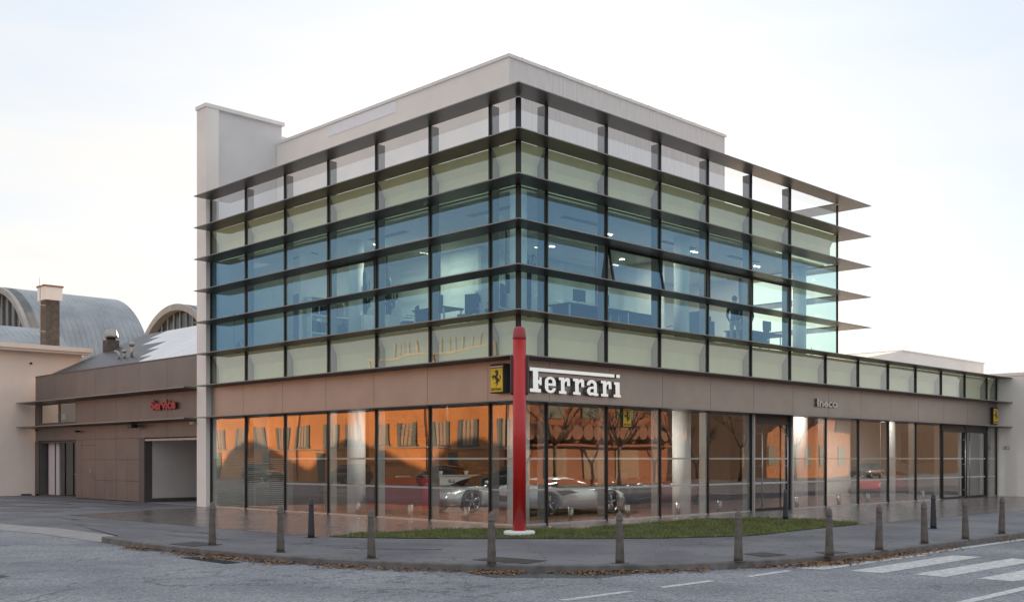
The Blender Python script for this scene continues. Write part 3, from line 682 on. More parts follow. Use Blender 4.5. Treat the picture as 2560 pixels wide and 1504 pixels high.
# an inner door and pictures in the left office bays
bx('inner_door', mat('plum_door', (0.14, 0.12, 0.18), .6, var=.1), BLD, 1.5, 1.59, 11.7, 12.5, L[6] - .05, L[6] + 2.0)
# columns
for (x, y, dk) in ((0.47, 0.47, 0), (1.31, 8.55, 0), (8.30, 1.05, 0), (15.4, 1.05, 0), (22.1, 0.95, 1)):
    g = MB(); g.lathe([(.29, 0.006), (.29, 3.6)], (x, y, 0), 28); g.build('column', M_COLUMN, BLD)
    if not dk:
        g = MB(); g.lathe([(.24 if x > 1 else .22, L[6] - .05), (.24 if x > 1 else .22, L[3] - .045)], (x, y, 0), 28); g.build('column', M_COLUMN, BLD)
MB().box(3.05, TE, 15.30, 15.40, 0, L[2] - .1).build('rear_wall', M_CREAM, BLD)
MB().box(TE, 41, 12.9, 13.0, 0, L[6] - .15).build('rear_wall', M_CREAM, BLD)
# showroom shell
MB().box(.05, 41, .05, 13, -.05, .006).build('showroom_floor', M_TERRA, BLD)
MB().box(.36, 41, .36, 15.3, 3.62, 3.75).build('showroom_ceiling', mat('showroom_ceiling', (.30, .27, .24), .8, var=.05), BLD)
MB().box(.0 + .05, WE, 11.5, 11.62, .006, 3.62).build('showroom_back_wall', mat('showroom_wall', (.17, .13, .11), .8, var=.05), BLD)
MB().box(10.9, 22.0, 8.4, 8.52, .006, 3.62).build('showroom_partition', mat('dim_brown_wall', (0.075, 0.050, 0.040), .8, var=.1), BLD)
MB().box(34.0, 41, 2.6, 2.72, .006, 3.62).build('showroom_partition', M_WHITE, BLD)
MB().box(WE + .42, 41, .3, .42, 0, 5.3).build('outer_wall', M_CREAM, BLD)
MB().box(41, 41.2, .3, 13, 0, 5.3).build('outer_wall', M_CREAM, BLD)
MB().box(24.5, 41, 5.4, 5.52, .006, 3.62).build('showroom_partition', M_WHITE, BLD)
MB().box(.05, .9, 14.9, 15.28, .006, 3.62).build('showroom_partition', M_WALLIN, BLD)
MB().box(3.2, 3.3, 11.0, 15.3, .006, 3.62).build('showroom_partition', M_WHITE, BLD)
# wing roof
MB().box(TE, 41, .43, 13, L[6] - .12, L[6] - .02).build('wing_roof', M_CAP, BLD)
g = MB().box(29.9, 39.6, 4.0, 9.5, L[6] - .02, 6.80); g.build('roof_plant_room', M_CREAM, BLD); MB().box(29.85, 39.65, 3.95, 9.55, 6.80, 6.86).build('plant_room_cap', M_CAP, BLD)
MB().prism([(25.9, 4.0, L[6]), (29.89, 4.0, L[6]), (29.89, 4.0, 6.78), (29.6, 4.0, 6.78), (25.9, 4.0, 6.2)], (0, 0, 0), (0, 5, 0)).build('roof_plant_room', M_CREAM, BLD)
MB().tube([(21.5, 5.5, L[6]), (21.5, 5.5, 6.9)], .03, 6).build('roof_mast', M_GALV, BLD)
MB().tube([(25, 6, L[6]), (25, 6, 6.75)], .02, 6).box(24.75, 25.3, 5.99, 6.01, 6.55, 6.57).box(24.85, 25.2, 5.99, 6.01, 6.40, 6.42).tube([(24.8, 6, 6.3), (25.2, 6, 6.7)], .012, 5).build('aerial', M_GALV, BLD)
# stair with timber treads behind the left glass
st = thing('open_stair', 'open stair of dark orange timber treads rising behind the left showroom glass', 'stair', (6, 10, 0))
for k in range(18):
    x = 9.6 - k * .33; z = .18 + k * .172
    MB().box(x - .17, x + .17, 9.1, 10.6, z - .045, z).build('tread', M_WOOD, st)
MB().box(3.6, 5.9, 10.9, 10.95, 1.6, 3.5).build('stair_backing', M_WOOD, st)
MB().prism([(9.9, 10.62, .0), (10.1, 10.62, .1), (4.1, 10.62, 3.3), (3.9, 10.62, 3.15)], (0, 0, 0), (0, .05, 0)).build('stringer', M_BLACK, st)

# ------------------------------------------------------------------ service wing
SV = thing('service_building', 'low brown clad service building with thin canopies, left of the white pier', 'building', (0, 16, 0))
zt = 5.42
def cl(y0, y1, z0, z1, m=M_CLAD, x=-.0, nm='cladding_panel'):
    MB().box(x, x + .05, y0 + .006, y1 - .006, z0 + .006, z1 - .006).build(nm, m, SV)
YE = 31.3
ty = [15.962, 18.58, 20.83, 22.86, 24.86, 26.8, 29.05, YE]
for a, b in zip(ty[:-1], ty[1:]):
    cl(a, b, L[7] + .03, zt)                                # top fascia
for a, b in zip(ty[:-1], ty[1:]):
    if b <= 26.81: cl(a, b, L[8] + .03, L[7] - .05)         # middle band
    cl(a, b, 2.5, L[8] - .05)
# lower panels between the recess and the garage door
for (a, b, c, d) in ((20.87, 22.88, 1.66, 2.5), (22.88, 24.88, 1.66, 2.5), (24.88, 26.25, 2.26, 2.5), (26.25, 26.82, .02, 2.5), (24.88, 26.25, 1.66, 2.26),
                     (20.87, 21.9, .81, 1.66), (21.9, 22.88, .81, 1.66), (22.88, 23.93, .81, 1.66), (23.93, 24.88, .81, 1.66), (24.88, 26.25, .02, 1.66),
                     (20.87, 21.9, .02, .81), (21.9, 22.88, .02, .81), (22.88, 23.93, .02, .81), (23.93, 24.88, .02, .81)):
    cl(a, b, c, d)
MB().box(.052, .10, 16, 26.8, 2.4, zt).build('cladding_backing', M_GAP, SV); MB().box(.052, .10, 20.87, 26.8, 0, 2.4).build('cladding_backing', M_GAP, SV); MB().box(.052, .10, 26.8, YE, 4.25, zt).build('cladding_backing', M_GAP, SV)
MB().box(.052, .10, 26.8, YE, 2.4, 3.1).build('cladding_backing', M_GAP, SV)
o = MB().tube([(-.06, 25.22, .95), (-.06, 25.22, 1.28)], .012, 6).tube([(-.06, 25.22, .95), (-.06, 25.05, .92), (-.06, 25.0, 1.0)], .012, 6).build('panel_handle', M_ALU, SV)
MB().box(0.0, .35, 26.83, YE, 0, .07).build('door_step', M_CLADD, SV)
MB().box(-.012, .05, 15.97, YE + .0, zt, zt + .05).build('parapet_trim', M_CLADD, SV)
# canopies
for z in (L[7], L[8]):
    g = MB()
    for a, b in ((15.962, 31.75),):
        s0 = [Vector((-OV, a, z - .018)), Vector((.02, a, z - .07)), Vector((.02, a, z + .03)), Vector((-OV, a, z + .018))]
        s1 = [p + Vector((0, b - a, 0)) for p in s0]
        A = [g.b.verts.new(p) for p in s0]; C = [g.b.verts.new(p) for p in s1]
        for k in range(4): g.b.faces.new([A[k], A[(k + 1) % 4], C[(k + 1) % 4], C[k]]).material_index = 1 if k == 3 else 0
        g.b.faces.new(A[::-1]); g.b.faces.new(C)
    g.build('canopy', [M_LOUVRE, M_LEDGE], SV)
# ribbon window
w = MB().box(.02, .10, 26.82, 30.85, 3.20, 3.30).box(.02, .10, 26.82, 30.85, 4.10, 4.16).box(.02, .10, 30.72, 30.85, 3.3, 4.1).box(.02, .10, 26.82, 26.9, 3.3, 4.1).box(.02, .10, 28.62, 28.76, 3.3, 4.1).build('window', M_CLADD, SV)
g = MB(); g.face([(.05, 26.9, 3.3), (.05, 30.72, 3.3), (.05, 30.72, 4.1), (.05, 26.9, 4.1)]); g.build('pane', G_SHOP, w, recalc=False)
MB().box(1.0, 1.05, 26.9, 30.9, 3.1, 4.2).build('window_backing', mat('brown_room', (.10, .08, .06), .8, var=.3), w)
MB().box(.3, .5, 29.15, 29.7, 3.45, 3.72).build('paper_box', M_WALLIN, w)
MB().box(-.0, .05, 30.85, YE + .05, L[8], L[7]).build('corner_trim', M_CLADD, SV); MB().box(-.0, .05, 30.9, YE + .05, 0, 2.5).build('corner_trim', M_CLADD, SV)
# entrance recess
MB().box(.05, .9, 26.74, 26.82, 0, 2.46).build('recess_jamb', M_CLADD, SV)
MB().box(.05, .9, 30.82, 30.9, 0, 2.46).build('recess_jamb', M_CLADD, SV)
MB().box(.05, .9, 26.82, 30.82, 2.40, 2.46).build('recess_soffit', M_CLADD, SV)
MB().box(.35, .42, 30.0, 30.68, .07, 2.40).box(.35, .42, 29.5, 29.82, .07, 2.40).build('white_sheet_panel', mat('lilac_white', (.60, .57, .60), .6, var=.04), SV)
d = MB().box(.38, .44, 29.82, 30.0, .05, 2.4).build('entrance_door', M_BLACK, SV)
g = MB(); g.face([(.40, 26.84, .05), (.40, 29.5, .05), (.40, 29.5, 2.4), (.40, 26.84, 2.4)]); g.build('door_glass', G_PLAIN, d, recalc=False)
MB().box(.37, .43, 26.82, 26.90, .05, 2.4).box(.37, .43, 28.0, 28.05, .05, 2.4).box(.37, .43, 27.45, 27.49, .05, 2.4).box(.37, .43, 28.9, 28.94, .05, 2.4).build('door_frame', M_BLACK, d)
MB().box(.30, .36, 27.3, 27.7, 1.0, 1.03).build('door_handle', M_ALU, d)
MB().box(.9, 3.0, 26.8, 30.9, -.05, .01).build('recess_floor', M_CLADD, SV); MB().box(.75, .85, 26.83, 30.8, 0, 2.39).build('recess_back', M_GAP, SV)
# garage opening with pale inside
MB().box(-.02, .30, 20.40, 20.87, 0, 2.5).build('garage_jamb', M_CLADD, SV)
MB().box(.3, 12, 16.0, 16.05, 0, 2.5).build('garage_side', M_WHITE, SV)
MB().box(.3, 12, 20.42, 20.52, .16, 2.5).build('garage_side', mat('garage_cream', (.62, .57, .53), .8, var=.05), SV); MB().box(.3, 12, 20.40, 20.42, 0, .16).build('skirting', M_CLADD, SV)
MB().box(6.6, 6.7, 16.05, 20.42, 0, 2.6).build('garage_back', MATS['garage_cream'], SV)
MB().box(.06, 6.6, 16.05, 20.42, 2.46, 2.5).build('garage_ceiling', M_WHITE, SV); MB().box(.06, 6.6, 16.05, 20.42, -.03, .005).build('garage_floor', M_KERBF, SV)
MB().box(-.005, .09, 15.97, 20.4, 2.38, 2.455).build('shutter_box', M_GALV, SV)
# pitched roof of grey panels, sky reflection put in as paler ones
g = MB(); ys = [16.0 + k * (30.9 - 16.0) / 12 for k in range(13)]
for k in range(12):
    for j in range(5):
        x0, x1 = .25 + j * .95, .25 + (j + 1) * .95; z0, z1 = 5.40 + j * .46, 5.40 + (j + 1) * .46
        v = [Vector((x0 + .01, ys[k] + .012, z0)), Vector((x0 + .01, ys[k + 1] - .012, z0)), Vector((x1 - .01, ys[k + 1] - .012, z1)), Vector((x1 - .01, ys[k] + .012, z1))]
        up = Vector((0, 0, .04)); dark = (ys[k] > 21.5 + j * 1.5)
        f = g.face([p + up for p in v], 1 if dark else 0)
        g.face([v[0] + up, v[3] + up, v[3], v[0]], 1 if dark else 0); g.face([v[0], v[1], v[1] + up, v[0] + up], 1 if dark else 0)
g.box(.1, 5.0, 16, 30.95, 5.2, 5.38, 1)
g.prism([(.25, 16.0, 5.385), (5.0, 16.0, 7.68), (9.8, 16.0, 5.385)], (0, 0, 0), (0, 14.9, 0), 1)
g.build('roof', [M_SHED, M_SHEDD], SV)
# vents
def vent(p, r, h, label, cap=True, box=False):
    t = thing('roof_vent', label, 'vent', p, 'vents on the service roof')
    g = MB()
    if box:
        g.box(p[0] - r, p[0] + r, p[1] - r, p[1] + r, p[2], p[2] + h * .55); g.build('stack', M_CHIM, t)
        MB().lathe([(r * .8, p[2] + h * .55), (r * .8, p[2] + h * .68)], (p[0], p[1], 0), 8).build('neck', M_GAP, t)
        MB().lathe([(r * 1.15, p[2] + h * .66), (r * 1.2, p[2] + h * .74), (r * .9, p[2] + h), (r * .6, p[2] + h * 1.02)], (p[0], p[1], 0), 12).build('cowl', M_GALV, t)
    else:
        g.tube([(p[0], p[1], p[2]), (p[0], p[1], p[2] + h)], r, 10); g.build('flue', M_GALV, t)
        if cap: MB().lathe([(r * 1.8, p[2] + h * .8), (r * 1.8, p[2] + h * 1.0), (r * .9, p[2] + h * 1.1)], (p[0], p[1], 0), 12).build('cowl', M_GALV, t)
vent((3.2, 30.5, 6.7), .28, 1.1, 'largest roof vent, a brown box with a pale cowl, behind the service roof', box=True)
vent((1.4, 24.5, 5.9), .06, .70, 'tallest of the three thin steel flues on the service roof')
vent((1.4, 25.2, 5.9), .06, .42, 'short thin steel flue in the middle of three on the service roof')
t = thing('roof_vent', 'lowest thin steel flue with a bent top at the left of three', 'vent', (1.4, 25.7, 5.9), 'vents on the service roof')
MB().tube([(1.4, 25.7, 5.9), (1.4, 25.7, 6.22), (1.35, 25.82, 6.32), (1.32, 25.95, 6.33)], .05, 8).build('flue', M_GALV, t)

# lettering "Service"
me = text_mesh('Service', .50, .05, .022, .96)
o = bpy.data.objects.new('service_lettering', me); COL.objects.link(o); me.materials.append(M_REDLET)
o.matrix_world = Matrix.Translation((-.09, 19.68, 3.56)) @ Matrix(((0, 0, -1, 0), (-1, 0, 0, 0), (0, 1, 0, 0), (0, 0, 0, 1)))
wd = max(v.co.x for v in me.vertices)
for v in me.vertices: v.co.x *= 1.96 / wd
lone(o, 'red raised letters reading Service on the brown service fascia', 'sign')
# cameras and lamps on the service front
def wall_lamp(y, z, m, lab, nm, cat, s=1.0, grp=None):
    t = thing(nm, lab, cat, (0, y, z), grp)
    MB().box(-.10 * s, 0, y - .03, y + .03, z - .02, z + .03).build('bracket', m, t)
    MB().box(-.28 * s, -.09 * s, y - .13 * s, y + .13 * s, z - .06 * s, z + .05 * s).build('housing', m, t, bevel=.015)
wall_lamp(26.4, 2.86, M_DGREEN, 'small dark camera above the service entrance', 'security_camera', 'camera', .8)
wall_lamp(20.9, 2.97, M_DGREEN, 'dark green floodlight above the garage jamb', 'floodlight', 'lamp', 1.4)
wall_lamp(16.35, 2.98, M_CARD, 'white security camera beside the white pier', 'security_camera', 'camera', .8)
wall_lamp(31.0, 3.0, M_CLADD, 'tiny dark camera under the canopy at the cream wall corner', 'security_camera', 'camera', .5)

# ------------------------------------------------------------------ cream building on the left
CB = thing('cream_building', 'plain cream rendered building with a flat cornice at the left edge', 'building', (-4, 32, 0))
MB().box(-2.6, 2.35, 31.82, 38, -.2, 6.65).build('wall', M_CREAM2, CB)
MB().box(-2.9, 2.55, 31.25, 38.3, 6.62, 6.72).box(-3.0, 2.6, 31.15, 38.4, 6.72, 6.93).build('cornice', M_CREAM2, CB)
MB().box(-.45, -.02, 31.70, 31.82, 0, .08).build('wall_plinth', M_CLADD, CB)
MB().lathe([(.05, -.04), (.05, .04)], (-.02, 31.78, 6.1), 10, axis='Y').build('pipe_outlet', M_GAP, CB)
CH = thing('chimney', 'tall brown plastered chimney with a pale square head and a thin steel mast', 'chimney', (1.45, 33.35, 6.6))
MB().box(1.12, 1.78, 33.0, 33.66, 6.6, 9.30).build('shaft', M_CHIM, CH)
MB().box(1.02, 1.88, 32.9, 33.76, 9.30, 9.92).build('head', M_CREAM, CH); MB().box(.98, 1.92, 32.86, 33.80, 9.92, 10.0).build('cap', M_CLAYR, CH)
MB().tube([(.86, 33.0, 7.7), (.86, 33.0, 10.35)], .022, 6).box(.84, 1.12, 32.99, 33.01, 9.0, 9.03).box(.84, 1.12, 32.99, 33.01, 7.75, 7.78).build('mast', M_GALV, CH)

# ------------------------------------------------------------------ vaulted halls behind
def hall(label, x0, x1, yc, zc, Rr, rim=.35, name='vaulted_hall', bay=None, wallz=-.1):
    t = thing(name, label, 'hall', (x0, yc, 0))
    N = 36; P = [(yc + Rr * math.cos(math.pi * k / N), zc + Rr * math.sin(math.pi * k / N)) for k in range(N + 1)]
    P = [(y, z) for y, z in P if z >= zc - .01]
    g = MB()
    V0 = [g.b.verts.new((x0, y, z)) for y, z in P]; V1 = [g.b.verts.new((x1, y, z)) for y, z in P]
    for k in range(len(P) - 1):
        f = g.b.faces.new([V0[k], V0[k + 1], V1[k + 1], V1[k]]); f.smooth = True
    g.build('vault_roof', M_CORR, t)
    g = MB(); Rin = Rr - rim
    Q = [(yc + Rin * math.cos(math.pi * k / N), zc + Rin * math.sin(math.pi * k / N)) for k in range(N + 1)]
    for k in range(N):
        a, b, c, d = P[k], P[k + 1], Q[k + 1], Q[k]
        poly = [Vector((x0 - .25, *a)), Vector((x0 - .25, *b)), Vector((x0 - .25, *c)), Vector((x0 - .25, *d))]
        g.face(poly); g.face([Vector((x0 - .25, *a)), Vector((x0 - .25, *b)), Vector((x0 + .6, *b)), Vector((x0 + .6, *a))]); g.face([Vector((x0 - .25, *d)), Vector((x0 - .25, *c)), Vector((x0 + .6, *c)), Vector((x0 + .6, *d))])
    g.build('arch_rim', M_VRIM, t)
    g = MB(); g.face([Vector((x0 + .55, y, z)) for y, z in Q]); g.build('gable_glazing', M_VGLASS, t)
    g = MB()
    for k in range(-6, 7):
        y = yc + k * Rin / 6.5; h = math.sqrt(max(0, Rin ** 2 - (y - yc) ** 2))
        g.box(x0 + .42, x0 + .54, y - .05, y + .05, zc, zc + h * .99)
    g.box(x0 + .42, x0 + .54, yc - Rin * .93, yc + Rin * .93, zc + Rin * .36, zc + Rin * .36 + .1)
    g.build('glazing_bars', M_VRIM, t)
    MB().box(x0 - .2, x1, yc - Rr, yc + Rr, wallz, zc).build('wall', M_CREAM2, t)
    return t
hall('large corrugated barrel vaulted hall rising behind the chimney', 6.0, 13.5, 54.0, 5.6, 7.2)
for yc_, w_ in ((68.4, 'third'), (82.8, 'fourth'), (97.2, 'fifth'), (111.6, 'sixth')):
    hall('%s barrel vaulted hall of the row, out of sight beyond the left edge' % w_, 6.0, 13.5, yc_, 5.6, 7.2)
hall('second barrel vaulted hall partly hidden behind the white pier', 30.0, 48, 76.0, 7.7, 8.7, rim=.6)
hall('small low vaulted roof below the glazed gable at the left edge', 1.0, 5.5, 45.3, 1.9, 7.4, rim=.3)

# ------------------------------------------------------------------ lettering and signs
# glyphs of the slab-serif wordmark: outline + holes, x from the measured letter edges, x-height 0.70 of the total
WM = []          # list of (outer, holes)
S_ = 0.14
def sl_i(x0, x1, xh=.66, st=None):
    w = x1 - x0; a = x0 + w * .26; b = x1 - w * .14
    return [(x0, 0), (x1, 0), (x1, S_ * .8), (b, S_ * .8), (b, xh), (x0 + .02, xh), (x0 + .02, xh - S_ * .8), (a, xh - S_ * .8), (a, S_ * .8), (x0, S_ * .8)]
def gl_r(x0, x1):
    w = x1 - x0; a, b = x0 + w * .18, x0 + w * .50; xh = .68
    P = [(x0, 0), (x0 + w * .66, 0), (x0 + w * .66, S_ * .8), (b, S_ * .8), (b, .42)]
    P += [(b + w * .06, .50), (b + w * .13, .535), (x1 - w * .27, .535), (x1 - w * .27, .34), (x1, .34), (x1, .57)]
    P += [(x1 - w * .03, .63), (x1 - w * .09, .665), (x1 - w * .17, xh), (x1 - w * .32, xh), (b + w * .10, .655), (b, .60), (b, xh), (x0, xh), (x0, xh - S_ * .8), (a, xh - S_ * .8), (a, S_ * .8), (x0, S_ * .8)]
    return P
def arc(cx, cy, rx, ry, a0, a1, n=7): return [(cx + rx * math.cos(R(a0 + (a1 - a0) * k / n)), cy + ry * math.sin(R(a0 + (a1 - a0) * k / n))) for k in range(n + 1)]
# F stem, bar, arm
WM.append(([(.27, 0), (.67, 0), (.67, .14), (.575, .14), (.575, .36), (.62, .36), (.62, .30), (.70, .30), (.70, .62), (.62, .62), (.62, .50), (.575, .50), (.575, .86), (3.60, .86), (3.60, 1.0), (.27, 1.0), (.27, .86), (.385, .86), (.385, .14), (.27, .14)], []))
def gl_e(x0, x1):
    w = x1 - x0; cx = (x0 + x1) / 2; rx = w / 2; t = w * .31
    out = [(x1, .30)] + arc(cx, .68 - .22, rx, .22, 0, 180) + arc(cx, .22, rx, .22, 180, 360)
    out += [(x1 - t, .20)] + [(x1 - t, .15), (cx, .10), (x0 + t, .15), (x0 + t, .30)]
    hole = [(x0 + t, .40), (x1 - t, .40), (x1 - t, .53), (cx, .58), (x0 + t, .53)]
    return out, [hole]
WM.append(gl_e(.82, 1.23))
for a, b in ((1.35, 1.78), (1.90, 2.34), (3.03, 3.47)): WM.append((gl_r(a, b), []))
def gl_a(x0, x1):
    w = x1 - x0; t = w * .28; cx = (x0 + x1) / 2 - .02; s = x1 - w * .12
    out = [(x1, 0), (x1, .11), (s, .11), (s, .47)] + arc((x0 + s) / 2, .47, (s - x0) / 2, .21, 10, 180)[0:] + [(x0, .44), (x0 + t, .44), (x0 + t, .50), ((x0 + s) / 2, .56), (s - t, .50), (s - t, .40), (x0 + t, .38)]
    out += arc(x0 + w * .34, .19, w * .34, .19, 120, 270) + [(s - t, .03), (s - t, 0)]
    hole = [(x0 + t, .14), (s - t, .14), (s - t, .30), (x0 + t * 1.15, .28)]
    return out, [hole]
WM.append(gl_a(2.45, 2.91))
WM.append((sl_i(3.56, 3.86), [])); WM.append(([(3.68, .86), (3.83, .86), (3.83, 1.0), (3.68, 1.0)], []))
def shape_mesh(shapes, sx, sy, depth, ox=0.0):
    cu = bpy.data.curves.new('outline', 'CURVE'); cu.dimensions = '2D'; cu.fill_mode = 'BOTH'; cu.extrude = depth / 2
    for out, holes in shapes:
        for P in [out] + holes:
            sp = cu.splines.new('POLY'); sp.points.add(len(P) - 1)
            for i, (x, y) in enumerate(P): sp.points[i].co = ((x - ox) * sx, y * sy, 0, 1)
            sp.use_cyclic_u = True
    o = bpy.data.objects.new('outline', cu); COL.objects.link(o); bpy.context.view_layer.update()
    me = bpy.data.meshes.new_from_object(o.evaluated_get(bpy.context.evaluated_depsgraph_get())); bpy.data.objects.remove(o)
    return me
def place(me, name, M, mats, parent=None, side_index=None):
    """mesh in (u, v, normal) space -> world by matrix M"""
    if side_index is not None:
        for p in me.polygons: p.material_index = side_index if abs(p.normal.z) < .5 else 0
    me.transform(M)
    org = ORG.get(parent.name, Vector()) if parent is not None else Vector()
    me.transform(Matrix.Translation(-org)); me.name = name
    for m in mats: me.materials.append(m)
    o = bpy.data.objects.new(name, me); COL.objects.link(o)
    if parent is not None: o.parent = parent; ORG[o.name] = org
    return o
def basis(orig, u, v, n):
    u, v, n = Vector(u), Vector(v), Vector(n)
    return Matrix(((u.x, v.x, n.x, orig[0]), (u.y, v.y, n.y, orig[1]), (u.z, v.z, n.z, orig[2]), (0, 0, 0, 1)))
RIGHTF = ((1, 0, 0), (0, 0, 1), (0, -1, 0)); LEFTF = ((0, -1, 0), (0, 0, 1), (-1, 0, 0))
o = place(shape_mesh(WM, 1, .62, .11), 'wordmark_lettering', basis((0, -.09, 3.385), (1, 0, 0), (0, .020, 1), (0, -1, .020)), [M_CHROME, M_CHROMES], None, 1)
lone(o, 'large polished chrome letters under a long bar, right of the red pole', 'sign')
me = text_mesh('Ineco', .38, .05, .012, 1.0); wd = max(v.co.x for v in me.vertices)
for v in me.vertices: v.co.x *= 1.45 / wd
o = place(me, 'dealer_name_lettering', basis((14.62, -.06, 3.52), (1, 0, 0), (0, .02, 1), (0, -1, .02)), [M_CHROMES, M_CHROMES], None, 1)
lone(o, 'small chrome dealer name letters on the grey fascia above the right hand doors', 'sign')
HORSE = [(575, 375), (612, 382), (645, 430), (648, 500), (638, 600), (600, 625), (622, 650), (655, 705), (676, 752), (700, 730), (712, 700), (700, 650), (698, 600), (708, 575), (728, 625), (728, 690), (715, 740), (690, 765), (700, 800), (684, 832), (680, 790), (665, 790), (655, 825), (632, 850), (636, 905), (608, 950), (578, 990), (556, 988), (580, 955), (604, 905), (600, 882), (540, 884), (490, 886), (500, 872), (535, 862), (580, 858), (572, 820), (565, 760), (535, 705), (495, 655), (470, 640), (478, 690), (490, 745), (474, 742), (458, 690), (450, 655), (434, 670), (432, 630), (445, 590), (468, 552), (492, 575), (520, 588), (550, 575), (568, 530), (575, 480), (550, 468), (522, 470), (520, 445), (545, 410), (570, 400)]
def emblem_sign(name, label, orig, fr, w, h, depth, nosides=False, depth_back=True):
    t = thing(name, label, 'sign', orig); u, v, n = map(Vector, fr)
    def slab(nm, m, a, b, c, d, n0, n1, bev=0):
        g = MB(); g.box(a, b, c, d, n0, n1, M=basis(orig, *fr)); return g.build(nm, m, t, bev)
    slab('case', M_SIGNBLK, -.025, w + .025, -.03, h + .05, 0, depth, .012)
    slab('face', M_YELLOW, 0, w, 0, h * .90, depth + .002, depth + .008)
    slab('red_stripe', M_SIGNRED, 0, w, h * .903, h * .94, depth + .002, depth + .008); slab('white_stripe', M_SIGNWHT, 0, w, h * .942, h * .985, depth + .002, depth + .008)
    k = w / 425.0; ky = h / 980.0
    P = [((x - 368) * k, (1198 - y) * ky) for x, y in HORSE]
    place(shape_mesh([(P, [])], 1, 1, .006), 'horse_emblem', basis(Vector(orig) + n * (depth + .013), *fr), [M_SIGNBLK], t)
    place(shape_mesh(WM, w * .84 / 3.6, h * .105, .006, .27), 'wordmark', basis(Vector(orig) + n * (depth + .013) + u * w * .08 + v * h * .045, *fr), [M_SIGNBLK], t)
    return t
emblem_sign('emblem_sign', 'yellow horse emblem sign box on the tan fascia left of the red pole', (-.014, .745, 3.39), LEFTF, .44, .66, .24)
emblem_sign('emblem_sign', 'small yellow horse emblem sign at the far right end of the grey fascia', (30.15, -.014, 3.28), RIGHTF, .50, .67, .12)
HSX = 4.09
hs = emblem_sign('hanging_emblem_sign', 'yellow horse emblem panel hanging against the glass right of the red pole', (HSX, -.012, 2.60), RIGHTF, .34, .50, .03)
MB().box(HSX + .15, HSX + .18, -.03, -.012, 3.13, 3.14 + .0).build('hanger', M_BLACK, hs)
hn = thing('house_number_plate', 'small white oval plate with the number 43 on the end wall', 'sign', (WE, -.42, 2.18))
MB().box(WE + .0, WE + .019, -.56, -.28, 2.11, 2.25).build('plate_edge', M_SIGNBLK, hn, .004); MB().box(WE - .004, WE - .001, -.54, -.30, 2.125, 2.235).build('plate', M_SIGNWHT, hn)
me = text_mesh('43', .12, .004, .002); place(me, 'number', basis((WE - .007, -.345, 2.14), *LEFTF), [mat('number_blue', (.02, .02, .08), .5)], hn)

# ------------------------------------------------------------------ red totem pole
PX, PY = -2.15, -2.17
t = thing('red_totem_pole', 'tall red sign pole with domed cap on a white round base', 'pole', (PX, PY, 0))
MB().lathe([(.345, .012), (.35, .02), (.35, .075), (.33, .095), (.19, .10)], (PX, PY, 0), 40).build('base', M_SIGNWHT, t)
MB().lathe([(.146, .101), (.146, 4.36)], (PX, PY, 0), 36).build('shaft', M_REDPOLE, t)
MB().lathe([(.150, 4.361), (.150, 4.40), (.141, 4.47), (.130, 4.56), (.112, 4.60), (.07, 4.635), (.01, 4.645)], (PX, PY, 0), 36).build('cap', M_REDCAP, t)
ux = Vector((math.sin(R(45.2)), -math.cos(R(45.2)), 0)); fw = Vector((math.cos(R(45.2)), math.sin(R(45.2)), 0))
M_ = basis((PX, PY, 0), ux, (0, 0, 1), -fw)
g = MB(); g.box(-.205, .205, 3.12, 4.0, -.16, .04, M=M_); g.build('sign_pad', M_MAROON, t, .035)

# ------------------------------------------------------------------ bollards
def bollard(m, label, p, grp):
    t = thing('bollard', label, 'bollard', (0, 0, 0), grp)
    MB().box(-.10, .10, -.10, .10, -.002, .010).build('base_plate', m, t)
    MB().lathe([(.076, .0101), (.074, .08), (.052, .66), (.052, .69)], (0, 0, 0), 20).build('shaft', m, t)
    MB().lathe([(.056, .691), (.061, .70), (.061, .73), (.053, .737), (.054, .765), (.049, .795), (.036, .822), (.018, .836), (.015, .85), (.003, .856)], (0, 0, 0), 20).build('cap', m, t)
    t.location = (*p, 0); return t
BP = [((-8.44, .08), 'leftmost grey tapered bollard by the white pier'), ((-8.33, -2.18), 'second grey bollard from the left, in front of the striped glass film'), ((-7.92, -4.35), 'third grey bollard from the left, in front of the dark red cabinet'),
      ((-7.18, -6.54), 'grey bollard just left of the red pole beside an iron cover'), ((-5.56, -7.86), 'grey bollard in front of the silver coupe front wheel'), ((-3.91, -9.03), 'grey bollard at the right part of the lawn by the leaf drift'),
      ((-1.97, -9.62), 'grey bollard standing on a small iron cover at the zebra crossing'), ((-.20, -9.66), 'grey bollard second past the lawn, paler shaft, behind the zebra crossing'), ((1.87, -9.6), 'grey bollard directly in front of the dark bollard on the right'),
      ((3.62, -9.70), 'second grey bollard from the right edge'), ((5.89, -9.59), 'rightmost grey bollard by the end wall')]
b0 = bollard(M_BOLL, BP[0][1], BP[0][0], 'grey bollards along the kerb')
for p, lb in BP[1:]:
    c = copy_tree(b0); c.location = (*p, 0); c['label'] = lb; c.rotation_euler = (random.uniform(-.018, .018), random.uniform(-.018, .018), random.uniform(0, 1.5))
d0 = bollard(M_BOLLD, 'dark blue black bollard at the left tip of the lawn', (-5.91, .41), 'dark bollards on the plaza')
for p, lb in (((7.52, -3.09), 'dark bollard in front of the black glass door right of the lawn'), ((6.57, -7.72), 'dark bollard standing behind the row of grey ones on the right')):
    c = copy_tree(d0); c.location = (*p, 0); c['label'] = lb
